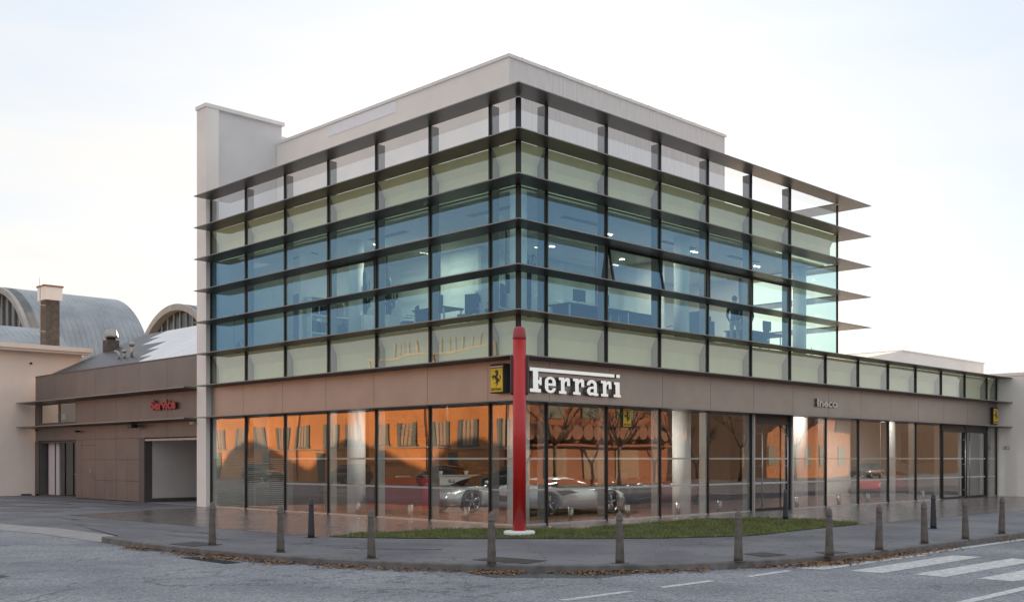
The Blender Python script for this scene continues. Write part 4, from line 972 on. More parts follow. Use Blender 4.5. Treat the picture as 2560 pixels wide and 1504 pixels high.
# short steel guard posts behind the shop glass
post = MB().lathe([(.075, 0.007), (.075, .38)], (0, 0, 0), 18).build('guard_post', M_STEEL)
tag(post, 'short round steel post behind the shop glass', 'post', 'steel guard posts behind the shop glass')
PP = [((.45, 7.29), 'in front of the left white column'), ((.45, 4.81), 'before the dark red cabinet'), ((.45, 2.43), 'before the nose of the dark roofed car'), ((2.46, .45), 'by the rear wheel of the silver coupe'), ((4.89, .45), 'by the front wheel of the silver coupe'),
      ((7.3, .45), 'in front of the white column right of the silver coupe'), ((9.5, .45), 'left of the black glass door'), ((14.2, .45), 'in front of the white column right of the black door'), ((17.15, .45), 'in the second bay right of the black door'), ((19.42, .45), 'left of the red car nose'),
      ((21.3, .55), 'in front of the far right white column'), ((24.2, .45), 'left of the far double doors'), ((26.5, .9), 'behind the left door of the far double doors')]
for i, (p, lb) in enumerate(PP):
    c = post if i == 0 else post.copy()
    if i: COL.objects.link(c)
    c.location = (*p, 0); c['label'] = 'short steel post ' + lb

# ------------------------------------------------------------------ cars
def car(name, label, loc, rotz, paint, kind='coupe', group=None, roofm=None, s=1.0):
    t = thing(name, label, 'car', (0, 0, 0), group)
    # x, half width, sill z, shoulder z, deck z  (local: x forward)
    if kind == 'coupe':
        ST = [(-2.12, .62, .34, .74, .80), (-2.02, .80, .24, .80, .90), (-1.75, .92, .19, .84, .94), (-1.25, .97, .17, .86, .92), (-.7, .93, .15, .80, .86), (-.1, .90, .14, .76, .80), (.5, .90, .14, .76, .80), (1.05, .93, .15, .80, .78), (1.45, .94, .16, .78, .74), (1.85, .86, .17, .64, .64), (2.08, .72, .19, .50, .54), (2.16, .56, .24, .40, .42)]
        CB_ = [(-1.55, .62, .90, .30, .93), (-1.15, .76, .86, .50, 1.05), (-.65, .80, .82, .58, 1.12), (-.15, .80, .80, .58, 1.13), (.35, .79, .78, .55, 1.05), (.80, .76, .77, .50, .92), (1.12, .70, .765, .45, .79)]
        wr, xw = .345, (-1.19, 1.28)
    else:
        ST = [(-1.95, .70, .40, .80, .84), (-1.88, .82, .26, .88, .95), (-1.5, .86, .2, .90, .96), (-.8, .88, .18, .88, .94), (0, .88, .18, .86, .92), (.8, .88, .18, .86, .92), (1.3, .86, .2, .84, .90), (1.75, .80, .22, .72, .78), (1.95, .66, .28, .58, .62)]
        CB_ = [(-1.85, .70, .92, .55, .96), (-1.6, .76, .91, .62, 1.32), (-1.0, .79, .90, .66, 1.42), (-.1, .79, .89, .66, 1.42), (.35, .78, .88, .62, 1.34), (.85, .74, .88, .55, 1.05), (1.1, .70, .87, .50, .92)]
        wr, xw = .31, (-1.2, 1.2)
    g = MB(); rings = []
    for x, w, zb, zs, zd in ST:
        half = [(0, zb), (w * .80, zb), (w * .93, zb + .05), (w, zb + .22), (w * 1.0, (zb + zs) / 2 + .08), (w * .955, zs - .03), (w * .86, zs + .015), (w * .55, zd), (0, zd + .015)]
        rings.append([g.b.verts.new((x, y, z)) for y, z in half] + [g.b.verts.new((x, -y, z)) for y, z in half[-2:0:-1]])
    for i in range(len(rings) - 1):
        n = len(rings[0])
        for k in range(n):
            f = g.b.faces.new([rings[i][k], rings[i][(k + 1) % n], rings[i + 1][(k + 1) % n], rings[i + 1][k]]); f.smooth = True
    g.b.faces.new(rings[0][::-1]); g.b.faces.new(rings[-1])
    body = g.build('body', paint, t)
    ss = body.modifiers.new('sub', 'SUBSURF'); ss.levels = 2; ss.render_levels = 2
    # wheel arches cut out
    cu = MB()
    for x in xw:
        for sy in (-1, 1): cu.lathe([(wr + .045, sy * .62), (wr + .045, sy * 1.2)], (x, 0, wr), 28, axis='Y')
    co = cu.build('arch_cutter', paint, t)
    bo = body.modifiers.new('arch', 'BOOLEAN'); bo.object = co; bo.operation = 'DIFFERENCE'; bo.solver = 'FAST'
    bpy.context.view_layer.update(); me = bpy.data.meshes.new_from_object(body.evaluated_get(bpy.context.evaluated_depsgraph_get()))
    body.modifiers.clear(); body.data = me; bpy.data.objects.remove(co)
    for p in me.polygons: p.use_smooth = True
    # arch liners
    # cabin
    g = MB(); rings = []
    for x, wb, zb, wt, zt_ in CB_:
        half = [(wb, zb), (wb * .98, zb + (zt_ - zb) * .35), ((wb + wt) / 2 + .02, zb + (zt_ - zb) * .78), (wt * .8, zt_ - .005), (0, zt_ + .01)]
        rings.append([g.b.verts.new((x, y, z)) for y, z in half] + [g.b.verts.new((x, -y, z)) for y, z in half[-2::-1]])
    for i in range(len(rings) - 1):
        n = len(rings[0])
        for k in range(n - 1):
            f = g.b.faces.new([rings[i][k], rings[i][k + 1], rings[i + 1][k + 1], rings[i + 1][k]]); f.smooth = True
    g.b.faces.new(rings[0][::-1]); g.b.faces.new(rings[-1])
    cab = g.build('cabin_glass', M_DARKG, t); ss = cab.modifiers.new('sub', 'SUBSURF'); ss.levels = 2; ss.render_levels = 2
    # roof skin: slightly proud strip
    g = MB(); rr = []
    for x, wb, zb, wt, zt_ in (CB_[1:-2] if kind == 'coupe' else CB_[1:-2]):
        rr.append([g.b.verts.new((x, y, z)) for y, z in ((wt * 1.02, zt_ - .045), (wt * .7, zt_ + .002), (0, zt_ + .018), (-wt * .7, zt_ + .002), (-wt * 1.02, zt_ - .045))])
    for i in range(len(rr) - 1):
        for k in range(4): g.b.faces.new([rr[i][k], rr[i][k + 1], rr[i + 1][k + 1], rr[i + 1][k]]).smooth = True
    ro = g.build('roof', roofm or paint, t); so = ro.modifiers.new('sol', 'SOLIDIFY'); so.thickness = .012
    for sy in (-1, 1):       # door seams, sill, mirror, rear pillar buttress
        g = MB().box(-.55, .75, sy * .885, sy * .915, .17, .19); g.build('sill_trim', M_BLKPL, t)
        MB().box(.62, .80, sy * .86, sy * 1.02, .86, .96).build('door_mirror', paint, t, .03)
        if kind == 'coupe':
            MB().prism([(-.70, sy * .935, .60), (-1.0, sy * .952, .74), (-.45, sy * .93, .76), (-.1, sy * .915, .68)], (0, -.012 * sy, 0), (0, .012 * sy, 0)).build('side_intake', M_BLKPL, t)
            MB().box(-1.45, -.75, sy * .60, sy * .66, .86, 1.0).build('rear_buttress', paint, t, .02)
        MB().prism([(1.72, sy * .50, .66), (2.0, sy * .62, .56), (1.92, sy * .78, .58), (1.60, sy * .84, .70)], (0, 0, -.02), (0, 0, .02)).build('headlight', M_CARD, t)
    MB().box(2.02, 2.14, -.42, .42, .20, .30).build('front_grille', M_BLKPL, t, .02)
    MB().box(ST[0][0] - .01, ST[0][0] + .06, -.5, .5, .42, .60).build('rear_grille', M_BLKPL, t, .02)
    for x in xw:
        for sy in (-1, 1):
            yo = sy * (.90 if kind == 'coupe' else .84)
            w = bpy.data.objects.new('wheel', None); COL.objects.link(w); w.parent = t; ORG[w.name] = Vector()
            MB().lathe([(wr - .07, yo - sy * .24), (wr - .005, yo - sy * .23), (wr, yo - sy * .18), (wr, yo - sy * .05), (wr - .015, yo - .01 * sy), (wr - .07, yo)], (x, 0, wr), 32, axis='Y', cap=False).build('tyre', M_RUBBER, w)
            g = MB(); g.lathe([(wr - .085, yo - sy * .05), (wr - .068, yo - sy * .005), (wr - .062, yo + sy * .004)], (x, 0, wr), 32, axis='Y', cap=False)
            for k in range(5):
                a = 2 * math.pi * k / 5 + .3
                for da in (-.13, .13):
                    p0 = Vector((x + .03 * math.cos(a), yo - sy * .015, wr + .03 * math.sin(a))); p1 = Vector((x + (wr - .075) * math.cos(a + da), yo - sy * .012, wr + (wr - .075) * math.sin(a + da)))
                    g.tube([p0, p1], .014, 5)
            g.lathe([(.045, yo - sy * .03), (.04, yo + sy * .006)], (x, 0, wr), 14, axis='Y')
            g.build('rim', M_RIM, w)
            MB().lathe([(wr - .09, yo - sy * .12), (wr - .088, yo - sy * .06)], (x, 0, wr), 24, axis='Y').build('brake_disc', M_BLKPL, w)
    MB().box(xw[0] - .36, xw[1] + .36, -.60, .60, .2, .60).build('underbody', M_BLKPL, t)
    t.location = loc; t.rotation_euler = (0, 0, rotz); t.scale = (s, s, s); return t
car('silver_coupe', 'pale silver sports coupe facing right just behind the right hand glass', (5.22, 3.35, .007), R(-7), M_SILVER)
car('dark_roofed_car', 'silver sports car with a dark cabin facing left behind the red pole', (4.98, 6.35, .007), R(174), M_SILVER, roofm=M_DARKPAINT, s=1.05)
car('red_coupe', 'red sports car beyond the far right white column', (27.8, 3.9, .007), R(184), M_REDPAINT)
car('dark_showroom_car', 'black sports car in the depth of the showroom behind the white column', (9.2, 5.6, .007), R(100), M_DARKPAINT)
car('dark_showroom_car', 'dark red sports car half hidden left of the black door', (12.5, 4.8, .007), R(20), mat('deep_red_paint', (.12, .006, .006), .3, coat=1.0))
pc = car('parked_car', 'dark hatchback parked across the road, seen mirrored in the left glass', (-26.5, 27, ZR), R(90), M_DARKPAINT, 'hatch', 'cars parked across the road')
PCL = [((-26.6, 33.5), 90, 'second'), ((-26.5, 43.5), 90, 'third'), ((-26.6, 55), 270, 'fourth'), ((75, -28.5), 180, 'fifth')]
for (x, y), a, w in PCL:
    c = copy_tree(pc); c.location = (x, y, ZR); c.rotation_euler.z = R(a)
    c['label'] = 'dark hatchback parked across the road, %s of the row mirrored in the glass' % w

# ------------------------------------------------------------------ showroom contents
def solid(name, label, cat, parts, group=None, loc=None):
    t = thing(name, label, cat, loc or (0, 0, 0), group)
    for nm, m, bxs, bev in parts:
        g = MB()
        for q in bxs: g.box(*q)
        g.build(nm, m, t, bev)
    return t
solid('red_cabinet', 'dark red lacquered low wall cabinet behind the left glass', 'cabinet', [('carcass', M_REDCAB, [(1.55, 2.25, 5.6, 7.6, .12, 1.12)], .02), ('plinth', M_BLKPL, [(1.6, 2.2, 5.7, 7.5, .007, .119)], 0)], loc=(1.9, 6.6, 0))
solid('service_counter', 'long white counter with potted plants behind the silver cars', 'counter', [('front', M_WHITE, [(5.0, 8.8, 9.0, 9.6, .007, 1.08)], 0), ('top', M_WORKTOP, [(4.95, 8.85, 8.95, 9.65, 1.081, 1.13)], .01)], loc=(6.9, 9.3, 0))
for i, (x, lb, k) in enumerate([(5.4, 'cactus in a small white pot at the left end of the counter', 0), (6.6, 'wiry twisted plant in a pot in the middle of the counter', 1), (7.9, 'low bushy plant in a pot at the right of the counter', 2)]):
    t = thing('potted_plant', lb, 'plant', (x, 9.2, 1.131), 'potted plants on the counter')
    MB().lathe([(.06, 1.131), (.09, 1.27)], (x, 9.2, 0), 14).build('pot', M_WHITE, t)
    g = MB()
    if k == 0: g.lathe([(.05, 1.271), (.07, 1.34), (.06, 1.42), (.01, 1.46)], (x, 9.2, 0), 10)
    else:
        rn = random.Random(i)
        for j in range(26):
            a = rn.uniform(0, 6.28); h = rn.uniform(.12, .42 if k == 1 else .25); rr_ = rn.uniform(.1, .35)
            g.tube([(x, 9.2, 1.271), (x + rr_ * .3 * math.cos(a), 9.2 + rr_ * .3 * math.sin(a), 1.27 + h * .7), (x + rr_ * math.cos(a), 9.2 + rr_ * math.sin(a), 1.27 + h)], .012, 4, r1=.003)
    g.build('foliage', M_LEAFP, t)
solid('tan_sofa', 'tan leather armchair on a reddish rug behind the third bay', 'sofa', [('seat', M_TANSOFA, [(2.0, 3.5, 11.3, 13.0, .12, .50)], .05), ('backrest', M_TANSOFA, [(2.0, 2.25, 11.3, 13.0, .5, .86)], .06), ('armrest', M_TANSOFA, [(2.25, 3.5, 11.3, 11.5, .5, .66)], .04), ('leg', M_CHROMES, [(2.05, 2.1, 11.4, 11.45, .007, .12), (3.35, 3.4, 11.4, 11.45, .007, .12)], 0)], loc=(2.7, 12, 0))
solid('desk', 'plain tan desk behind the striped film', 'desk', [('top', M_WORKTOP, [(1.2, 2.0, 12.6, 14.6, .70, .74)], .01), ('panel', M_TANSOFA, [(1.3, 1.34, 12.7, 14.5, .007, .70)], 0)], loc=(1.6, 13.6, 0))
solid('wall_picture', 'wide dark red picture on the wall above the striped film', 'picture', [('frame', M_BLKPL, [(2.9, 2.96, 12.6, 14.9, 1.15, 2.12)], 0), ('print', M_PIC, [(2.885, 2.899, 12.65, 14.85, 1.2, 2.07)], 0)], loc=(2.9, 13.7, 1.6))
MB().box(2.97, 3.05, 11.6, 15.2, .007, 3.61).build('showroom_partition', M_WALLIN, BLD)
solid('info_stand', 'slim dark information lectern in front of the silver coupe', 'lectern', [('post', M_BLKPL, [(7.75, 7.80, 2.9, 3.1, .03, 1.0)], 0), ('foot', M_BLKPL, [(7.6, 7.95, 2.8, 3.2, .007, .029)], 0), ('screen', M_BLKPL, [(7.68, 7.74, 2.75, 3.25, .85, 1.25)], .01)], loc=(7.8, 3, 0))
solid('wall_screen', 'large black wall screen seen through the far right glass', 'screen', [('panel', M_DARKG, [(32.7, 39.4, 5.33, 5.39, 1.48, 3.05)], 0)], loc=(36, 5.36, 1.5))
solid('track_light', 'black ceiling track with a lit spot behind the left glass', 'lamp', [('rail', M_BLACK, [(2.0, 2.05, 3.6, 6.2, 3.50, 3.56)], 0), ('drop', M_BLACK, [(2.0, 2.05, 5.0, 5.08, 2.85, 3.5)], 0), ('bulb', M_SPOT, [(2.0, 2.05, 4.35, 4.41, 3.42, 3.49)], 0)], loc=(2, 5, 3.5))
g = MB(); g.tube([(2.2, 10.2, .007), (2.2, 10.2, 2.0)], .015, 6)
solid('exercise_bike_display', 'dark motorcycle like engine display behind the left white column', 'display', [('block', M_BLKPL, [(2.9, 4.0, 8.6, 9.8, .3, .9)], .08), ('top', M_CHROMES, [(3.1, 3.8, 8.8, 9.5, .9, 1.15)], .06), ('foot', M_REDCAB, [(2.8, 4.1, 8.5, 9.9, .007, .3)], .03)], loc=(3.4, 9.2, 0))

# ------------------------------------------------------------------ office contents
FZ = L[6] - .059
def cactus(x, y, h, label, seed):
    t = thing('office_cactus', label, 'cactus', (x, y, FZ), 'tall cacti in white planters')
    MB().prism([(x - .2, y - .2, FZ + .95), (x + .2, y - .2, FZ + .95), (x + .14, y - .14, FZ), (x - .14, y - .14, FZ)], (0, 0, 0), (0, .4, 0)).build('planter', M_WHITE, t)
    g = MB(); rn = random.Random(seed); g.lathe([(.05, FZ + .95), (.08, FZ + 1.1), (.08, FZ + h * .93), (.03, FZ + h)], (x, y, 0), 10)
    for k in range(4):
        a = -math.pi / 4 + (k % 2) * math.pi + rn.uniform(-.3, .3); d = .14 + .10 * k / 2; z0 = FZ + 1.1 + .12 * k; z1 = FZ + h * rn.uniform(.66, .86)
        g.tube([(x, y, z0), (x + d * math.cos(a), y + d * math.sin(a), z0 + .15), (x + d * 1.1 * math.cos(a), y + d * 1.1 * math.sin(a), z1)], .045, 8, r1=.03)
    g.build('stems', M_GREENP, t)
cactus(1.5, 8.35, 2.45, 'tallest dark cactus in a white planter by the round column on the office floor', 1)
cactus(2.0, 7.75, 2.15, 'second dark cactus with spread arms right of the tallest one', 2)
def chair(x, y, a, label, hgt=1.0):
    t = thing('office_chair', label, 'chair', (x, y, FZ), 'office chairs by the upper windows', rotz=a)
    def b_(nm, m, *q):
        g = MB(); g.box(*q); me_o = g.build(nm, m, None, .02); me_o.parent = t; return me_o
    b_('seat', M_NAVY, -.24, .24, -.24, .24, .44, .52); b_('backrest', M_NAVY, -.26, -.20, -.23, .23, .58, hgt)
    b_('armrest', M_BLKPL, -.15, .15, .25, .29, .66, .69); b_('armrest', M_BLKPL, -.15, .15, -.29, -.25, .66, .69)
    g = MB(); g.tube([(0, 0, .08), (0, 0, .44)], .03, 8)
    for k in range(5): g.tube([(0, 0, .09), (.28 * math.cos(k * 1.257), .28 * math.sin(k * 1.257), .04)], .018, 6)
    o = g.build('base', M_BLKPL, None); o.parent = t
    return t
chair(1.3, 5.9, R(150), 'dark office chair beside the cacti'); chair(1.5, 3.5, R(200), 'dark high backed chair two bays left of the corner', 1.15); chair(1.3, 2.2, R(120), 'dark rounded chair nearest the corner on the left side', 1.2)
chair(9.0, 1.8, R(80), 'dark chair beside the round column on the right side', 1.1); chair(13.2, 1.3, R(100), 'dark chair below the standing people')
def desk(x0, x1, y0, y1, label, m=M_NAVY):
    t = thing('office_desk', label, 'desk', (x0, y0, FZ), 'desks by the upper windows')
    MB().box(x0, x1, y0, y1, FZ + .72, FZ + .76).build('desktop', m, t)
    for x in (x0 + .05, x1 - .09): MB().box(x, x + .04, y0 + .04, y0 + .08, FZ, FZ + .72).build('leg', M_ALU, t); MB().box(x, x + .04, y1 - .08, y1 - .04, FZ, FZ + .72).build('leg', M_ALU, t)
    MB().box(x0 + .1, x1 - .1, y1 - .03, y1 - .01, FZ + .35, FZ + .72).build('modesty_panel', m, t)
desk(2.9, 5.6, .9, 1.7, 'long dark navy desk in the second bay right of the corner'); desk(.9, 1.7, 3.9, 5.3, 'dark desk beside the office chair left of the corner'); desk(11.6, 14.4, .9, 1.7, 'cluttered dark desk under the standing people')
solid('dark_sideboard', 'dark navy sideboard carrying the trophy', 'sideboard', [('body', M_NAVY, [(5.4, 8.0, 1.8, 2.4, FZ, FZ + .95)], .01), ('metal_strip', M_ALU, [(6.1, 6.13, 1.78, 1.799, FZ, FZ + .95)], 0)], loc=(6.7, 2, FZ))
t = thing('trophy', 'silver trophy cup standing on the dark sideboard', 'trophy', (5.75, 2.0, FZ + .95))
MB().lathe([(.07, FZ + .951), (.07, FZ + .99), (.02, FZ + 1.02), (.02, FZ + 1.2), (.09, FZ + 1.32), (.12, FZ + 1.5), (.10, FZ + 1.58), (.02, FZ + 1.62)], (5.75, 2.0, 0), 16).build('cup', M_CHROME, t)
solid('white_cabinet', 'low white cabinet behind the first bay right of the corner', 'cabinet', [('body', M_WHITE, [(1.5, 3.0, 1.9, 2.4, FZ, FZ + .95)], .01), ('monitor', M_NAVY, [(1.5, 2.4, 1.95, 2.0, FZ + .97, FZ + 1.5)], .01)], loc=(2, 2, FZ))
solid('water_cooler', 'white water dispenser in the second bay left of the corner', 'dispenser', [('body', M_CARD, [(2.3, 2.65, 3.75, 4.1, FZ, FZ + 1.35)], .02), ('panel', M_BLKPL, [(2.28, 2.299, 3.85, 4.0, FZ + 1.0, FZ + 1.2)], 0)], loc=(2.4, 4, FZ))
solid('box_stack', 'stepped stack of dark boxes left of the standing people', 'boxes', [('stack', M_NAVY, [(10.2, 10.9, 1.6, 2.2, FZ, FZ + 1.0), (10.2, 10.7, 1.6, 2.2, FZ + 1.01, FZ + 1.15), (10.2, 10.5, 1.6, 2.2, FZ + 1.16, FZ + 1.3)], 0)], loc=(10.5, 1.9, FZ))
t = thing('coat_stand', 'dark sculptural coat stand just right of the office corner column', 'coat stand', (1.75, 1.35, FZ))
g = MB()
for k in range(5):
    a = k * 1.3; g.tube([(1.75 + .05 * math.cos(a), 1.35 + .05 * math.sin(a), FZ), (1.75 + .06 * math.cos(a), 1.35 + .06 * math.sin(a), FZ + 1.5), (1.75 + .16 * math.cos(a), 1.35 + .16 * math.sin(a), FZ + 1.95 - .07 * k)], .022, 6)
    g.lathe([(.01, -.04), (.045, 0), (.01, .04)], (1.75 + .17 * math.cos(a), 1.35 + .17 * math.sin(a), FZ + 1.97 - .07 * k), 8)
g.build('stand', M_NAVY, t)
t = thing('extinguisher_sign_model', 'purple extinguisher shape added in place of a printed sign on the leftmost office window', 'extinguisher', (.55, 14.4, FZ))  # solid stand-in for a printed extinguisher sign on the glass
MB().lathe([(.07, FZ + .02), (.075, FZ + .05), (.075, FZ + .42), (.03, FZ + .5), (.02, FZ + .54)], (.55, 14.4, 0), 16).build('cylinder', M_PURPLE, t)
MB().tube([(.55, 14.4, FZ + .54), (.63, 14.32, FZ + .62), (.68, 14.27, FZ + .45)], .012, 6).tube([(.45, 14.5, FZ), (.45, 14.5, FZ + 1.5)], .012, 6).box(.42, .46, 14.45, 14.55, FZ + 1.35, FZ + 1.5).build('hose', M_PURPLE, t)

rn_ = random.Random(11)
M_FOLD = [M_NAVY, M_CARD, mat('teal_folder', (.03, .10, .12), .7), mat('grey_folder', (.2, .2, .21), .7), mat('brown_box', (.2, .13, .08), .8)]
for (x0, y0, dx, lb) in ((5.2, 6.0, 2.2, 'tall office shelf with mixed folders in the middle bays of the right side'), (8.0, 6.0, 2.4, 'long office shelf with boxes further right'), (1.2, 10.9, 1.6, 'office shelf with folders behind the cacti')):
    t = thing('office_shelf', lb, 'shelf', (x0, y0, FZ), 'office shelves')
    MB().box(x0, x0 + dx, y0, y0 + .28, FZ, FZ + .04).box(x0, x0 + dx, y0, y0 + .28, FZ + .6, FZ + .63).box(x0, x0 + dx, y0, y0 + .28, FZ + 1.2, FZ + 1.23).box(x0, x0 + dx, y0, y0 + .28, FZ + 1.8, FZ + 1.83).box(x0, x0 + .03, y0, y0 + .28, FZ + .04, FZ + 1.8).box(x0 + dx - .03, x0 + dx, y0, y0 + .28, FZ + .04, FZ + 1.8).build('frame', M_WALLIN, t)
    for m_ in M_FOLD:
        g = MB()
        for sh in (0.04, .63, 1.23):
            for q in range(4):
                xx = x0 + .05 + rn_.random() * (dx - .35); g.box(xx, xx + rn_.uniform(.05, .22), y0 + .02, y0 + rn_.uniform(.16, .26), FZ + sh + .001, FZ + sh + rn_.uniform(.2, .5))
        g.build('files', m_, t)
for (x, y, lb) in ((3.6, 1.15, 'dark monitor on the long desk in the second bay'), (4.7, 1.2, 'second dark monitor on the long desk'), (12.2, 1.2, 'dark monitor on the cluttered desk'), (13.4, 1.15, 'right monitor on the cluttered desk'), (1.25, 4.6, 'dark monitor on the desk left of the corner')):
    t = thing('monitor', lb, 'monitor', (x, y, FZ + .761), 'monitors on office desks')
    MB().box(x - .25, x + .25, y - .02, y + .02, FZ + .87, FZ + 1.2).build('screen', M_BLKPL, t, .008); MB().box(x - .03, x + .03, y + .021, y + .05, FZ + .765, FZ + 1.0).box(x - .1, x + .1, y - .08, y + .08, FZ + .761, FZ + .764).build('stand', M_ALU, t)

# ------------------------------------------------------------------ people
def person(x, y, rot, label, shirt, legs, pose, h=1.74):
    k = h / 1.75
    J = {'pel': (0, 0, .95), 'sp': (.0, 0, 1.15), 'ch': (.0, 0, 1.36), 'nk': (.0, 0, 1.48), 'hb': (.02, 0, 1.56), 'hm': (.03, 0, 1.645), 'ht': (.02, 0, 1.72)}
    rad = {'pel': (.15, .11), 'sp': (.14, .10), 'ch': (.165, .11), 'nk': (.055, .055), 'hb': (.065, .07), 'hm': (.078, .092), 'ht': (.05, .06)}
    E_ = [('pel', 'sp'), ('sp', 'ch'), ('ch', 'nk'), ('nk', 'hb'), ('hb', 'hm'), ('hm', 'ht')]
    for s, nm in ((1, 'l'), (-1, 'r')):
        el, ha = pose[nm]
        J.update({'sh' + nm: (0, s * .19, 1.40), 'el' + nm: el, 'wr' + nm: ha, 'hd' + nm: tuple(Vector(ha) + (Vector(ha) - Vector(el)).normalized() * .12),
                  'hp' + nm: (0, s * .095, .88), 'kn' + nm: (.03, s * .11, .50), 'an' + nm: (-.01, s * .12, .09), 'to' + nm: (.16, s * .14, .035)})
        rad.update({'sh' + nm: (.065, .065), 'el' + nm: (.045, .045), 'wr' + nm: (.03, .03), 'hd' + nm: (.035, .02), 'hp' + nm: (.09, .09), 'kn' + nm: (.06, .06), 'an' + nm: (.042, .042), 'to' + nm: (.035, .03)})
        E_ += [('ch', 'sh' + nm), ('sh' + nm, 'el' + nm), ('el' + nm, 'wr' + nm), ('wr' + nm, 'hd' + nm), ('pel', 'hp' + nm), ('hp' + nm, 'kn' + nm), ('kn' + nm, 'an' + nm), ('an' + nm, 'to' + nm)]
    names = list(J); me = bpy.data.meshes.new('body'); me.from_pydata([Vector(J[n]) * k for n in names], [(names.index(a), names.index(b)) for a, b in E_], [])
    b = bpy.data.objects.new('person', me); COL.objects.link(b)
    b.modifiers.new('skin', 'SKIN'); sk = me.skin_vertices[0].data
    for i, n in enumerate(names): sk[i].radius = [r * k for r in rad[n]]
    sk[0].use_root = True
    ss = b.modifiers.new('sub', 'SUBSURF'); ss.levels = 2; ss.render_levels = 2
    bpy.context.view_layer.update(); m2 = bpy.data.meshes.new_from_object(b.evaluated_get(bpy.context.evaluated_depsgraph_get())); bpy.data.objects.remove(b)
    for mm in (M_SKIN, shirt, legs): m2.materials.append(mm)
    for p in m2.polygons:
        c = p.center / k; p.use_smooth = True
        arm = abs(c.y) > .16 and c.z > .8
        p.material_index = 2 if c.z < .95 and not arm else (0 if c.z > 1.47 else 1)
    # five fingers on each hand
    bm = bmesh.new(); bm.from_mesh(m2)
    o = bpy.data.objects.new('person', m2); COL.objects.link(o); bm.free()
    for nm in ('l', 'r'):
        hd = Vector(J['hd' + nm]) * k; dr = (Vector(J['hd' + nm]) - Vector(J['wr' + nm])).normalized(); sd_ = dr.cross(Vector((1, 0, 0))).normalized() if abs(dr.x) < .9 else Vector((0, 1, 0))
        g = MB()
        for f in range(4): g.tube([hd + sd_ * (f - 1.5) * .016, hd + sd_ * (f - 1.5) * .018 + dr * .045, hd + sd_ * (f - 1.5) * .018 + dr * (.075 + .01 * (f in (1, 2))) + Vector((.012, 0, 0))], .008, 6)
        g.tube([hd - dr * .05 + sd_ * .03, hd - dr * .01 + sd_ * .05, hd + dr * .02 + sd_ * .048], .009, 6)
        fo = g.build('fingers', M_SKIN, None); fo.parent = o
    g = MB(); g.lathe([(.03, 1.60), (.098, 1.625), (.102, 1.68), (.085, 1.735), (.04, 1.762), (.005, 1.768)], (-.012, 0, 0), 14); hr = g.build('hair', M_HAIR, None); hr.parent = o; hr.scale = (k, k * .92, k)
    g = MB(); g.tube([(.105, 0, 1.655), (.135, 0, 1.625), (.11, 0, 1.615)], .012, 6); fc = g.build('nose', M_SKIN, None); fc.parent = o; fc.scale = (k, k, k)
    o.location = (x, y, FZ); o.rotation_euler.z = rot
    return tag(o, label, 'person', 'people standing by the upper window')
person(10.75, .72, R(20), 'left of two standing people behind the upper window, dark top and pale trousers', mat('dark_top', (.02, .02, .025), .8), mat('pale_trousers', (.22, .25, .22), .8), {'l': ((.05, .26, 1.12), (.20, .22, .98)), 'r': ((.04, -.26, 1.12), (.16, -.20, .95))})
person(11.55, .78, R(170), 'right of two standing people behind the upper window, dark jacket, navy trousers', mat('dark_jacket', (.015, .014, .02), .8), M_NAVY, {'l': ((-.02, .27, 1.13), (.10, .30, .90)), 'r': ((.06, -.26, 1.12), (.26, -.16, 1.12))})

# ------------------------------------------------------------------ buildings and trees across the roads (lit by the low sun, seen in the glass)
OB = thing('orange_house_row', 'long orange stucco building with paired windows, mirrored in the left glass', 'building', (-30.5, 50, 0))
MB().box(-42, -30.5, 14, 92, -.15, 7.5).build('wall', M_ORANGE, OB)
MB().box(-42.2, -30.2, 13.8, 92.2, 7.5, 7.75).box(-30.5, -30.38, 14, 92, 2.42, 2.52).build('cornice', M_CURT, OB)
for k in range(22):
    y = 17 + k * 3.35 + (.35 if k % 2 else 0)
    w = MB().box(-30.5, -30.42, y, y + .42, 2.65, 4.35).box(-30.5, -30.42, y + 1.5, y + 1.92, 2.65, 4.35).box(-30.5, -30.40, y - .1, y + 2.02, 2.53, 2.64).build('window', M_TEAL, OB)
    MB().box(-30.5, -30.46, y + .43, y + .72, 2.65, 4.3).box(-30.5, -30.46, y + .84, y + 1.12, 2.65, 4.3).box(-30.5, -30.46, y + 1.22, y + 1.49, 2.65, 4.3).build('curtain', M_CURT, w)
    w = MB().box(-30.5, -30.42, y, y + 1.92, 5.6, 7.0).build('upper_window', M_TEAL, OB)
for k in range(9):
    y = 20 + k * 8.1; MB().box(-30.5, -30.44, y, y + 1.1, -.1, 2.2).build('street_door', M_TEAL, OB); MB().tube([(-30.42, y + 3.4, 0), (-30.42, y + 3.4, 7.4)], .05, 6).build('downpipe', M_CHIM, OB)
for k in range(14): MB().box(-30.6, -30.45, 33 + k * .9, 33.1 + k * .9, 9.3, 10.2).build('baluster', M_CURT, OB)
MB().box(-30.62, -30.42, 32.5, 46, 9.15, 9.29).box(-30.6, -30.45, 32.5, 32.7, 7.75, 9.14).box(-30.6, -30.45, 45.8, 46, 7.75, 9.14).box(-30.6, -30.45, 39, 39.2, 7.75, 9.14).build('balustrade_rail', M_CURT, OB)
TB = thing('terracotta_shop_row', 'terracotta building with scalloped tile canopy and blinds, mirrored in the right glass', 'building', (50, -32, 0))
MB().box(22, 49, -46, -32, -.15, 6.7).build('wall', M_ORANGE2, TB)
g = MB()
for k in range(27):
    x = 22.5 + k; g.lathe([(.5, -32), (.5, -30.4)], (x, 0, 3.55), 14, axis='Y')
g.build('tile_canopy', M_CLAYR, TB)
g = MB()
for k in range(13): g.prism([(22.2 + 2 * k, -31.99, 3.4), (24.0 + 2 * k, -31.99, 3.4), (23.1 + 2 * k, -31.99, 2.8)], (0, 0, 0), (0, 1.0, 0))
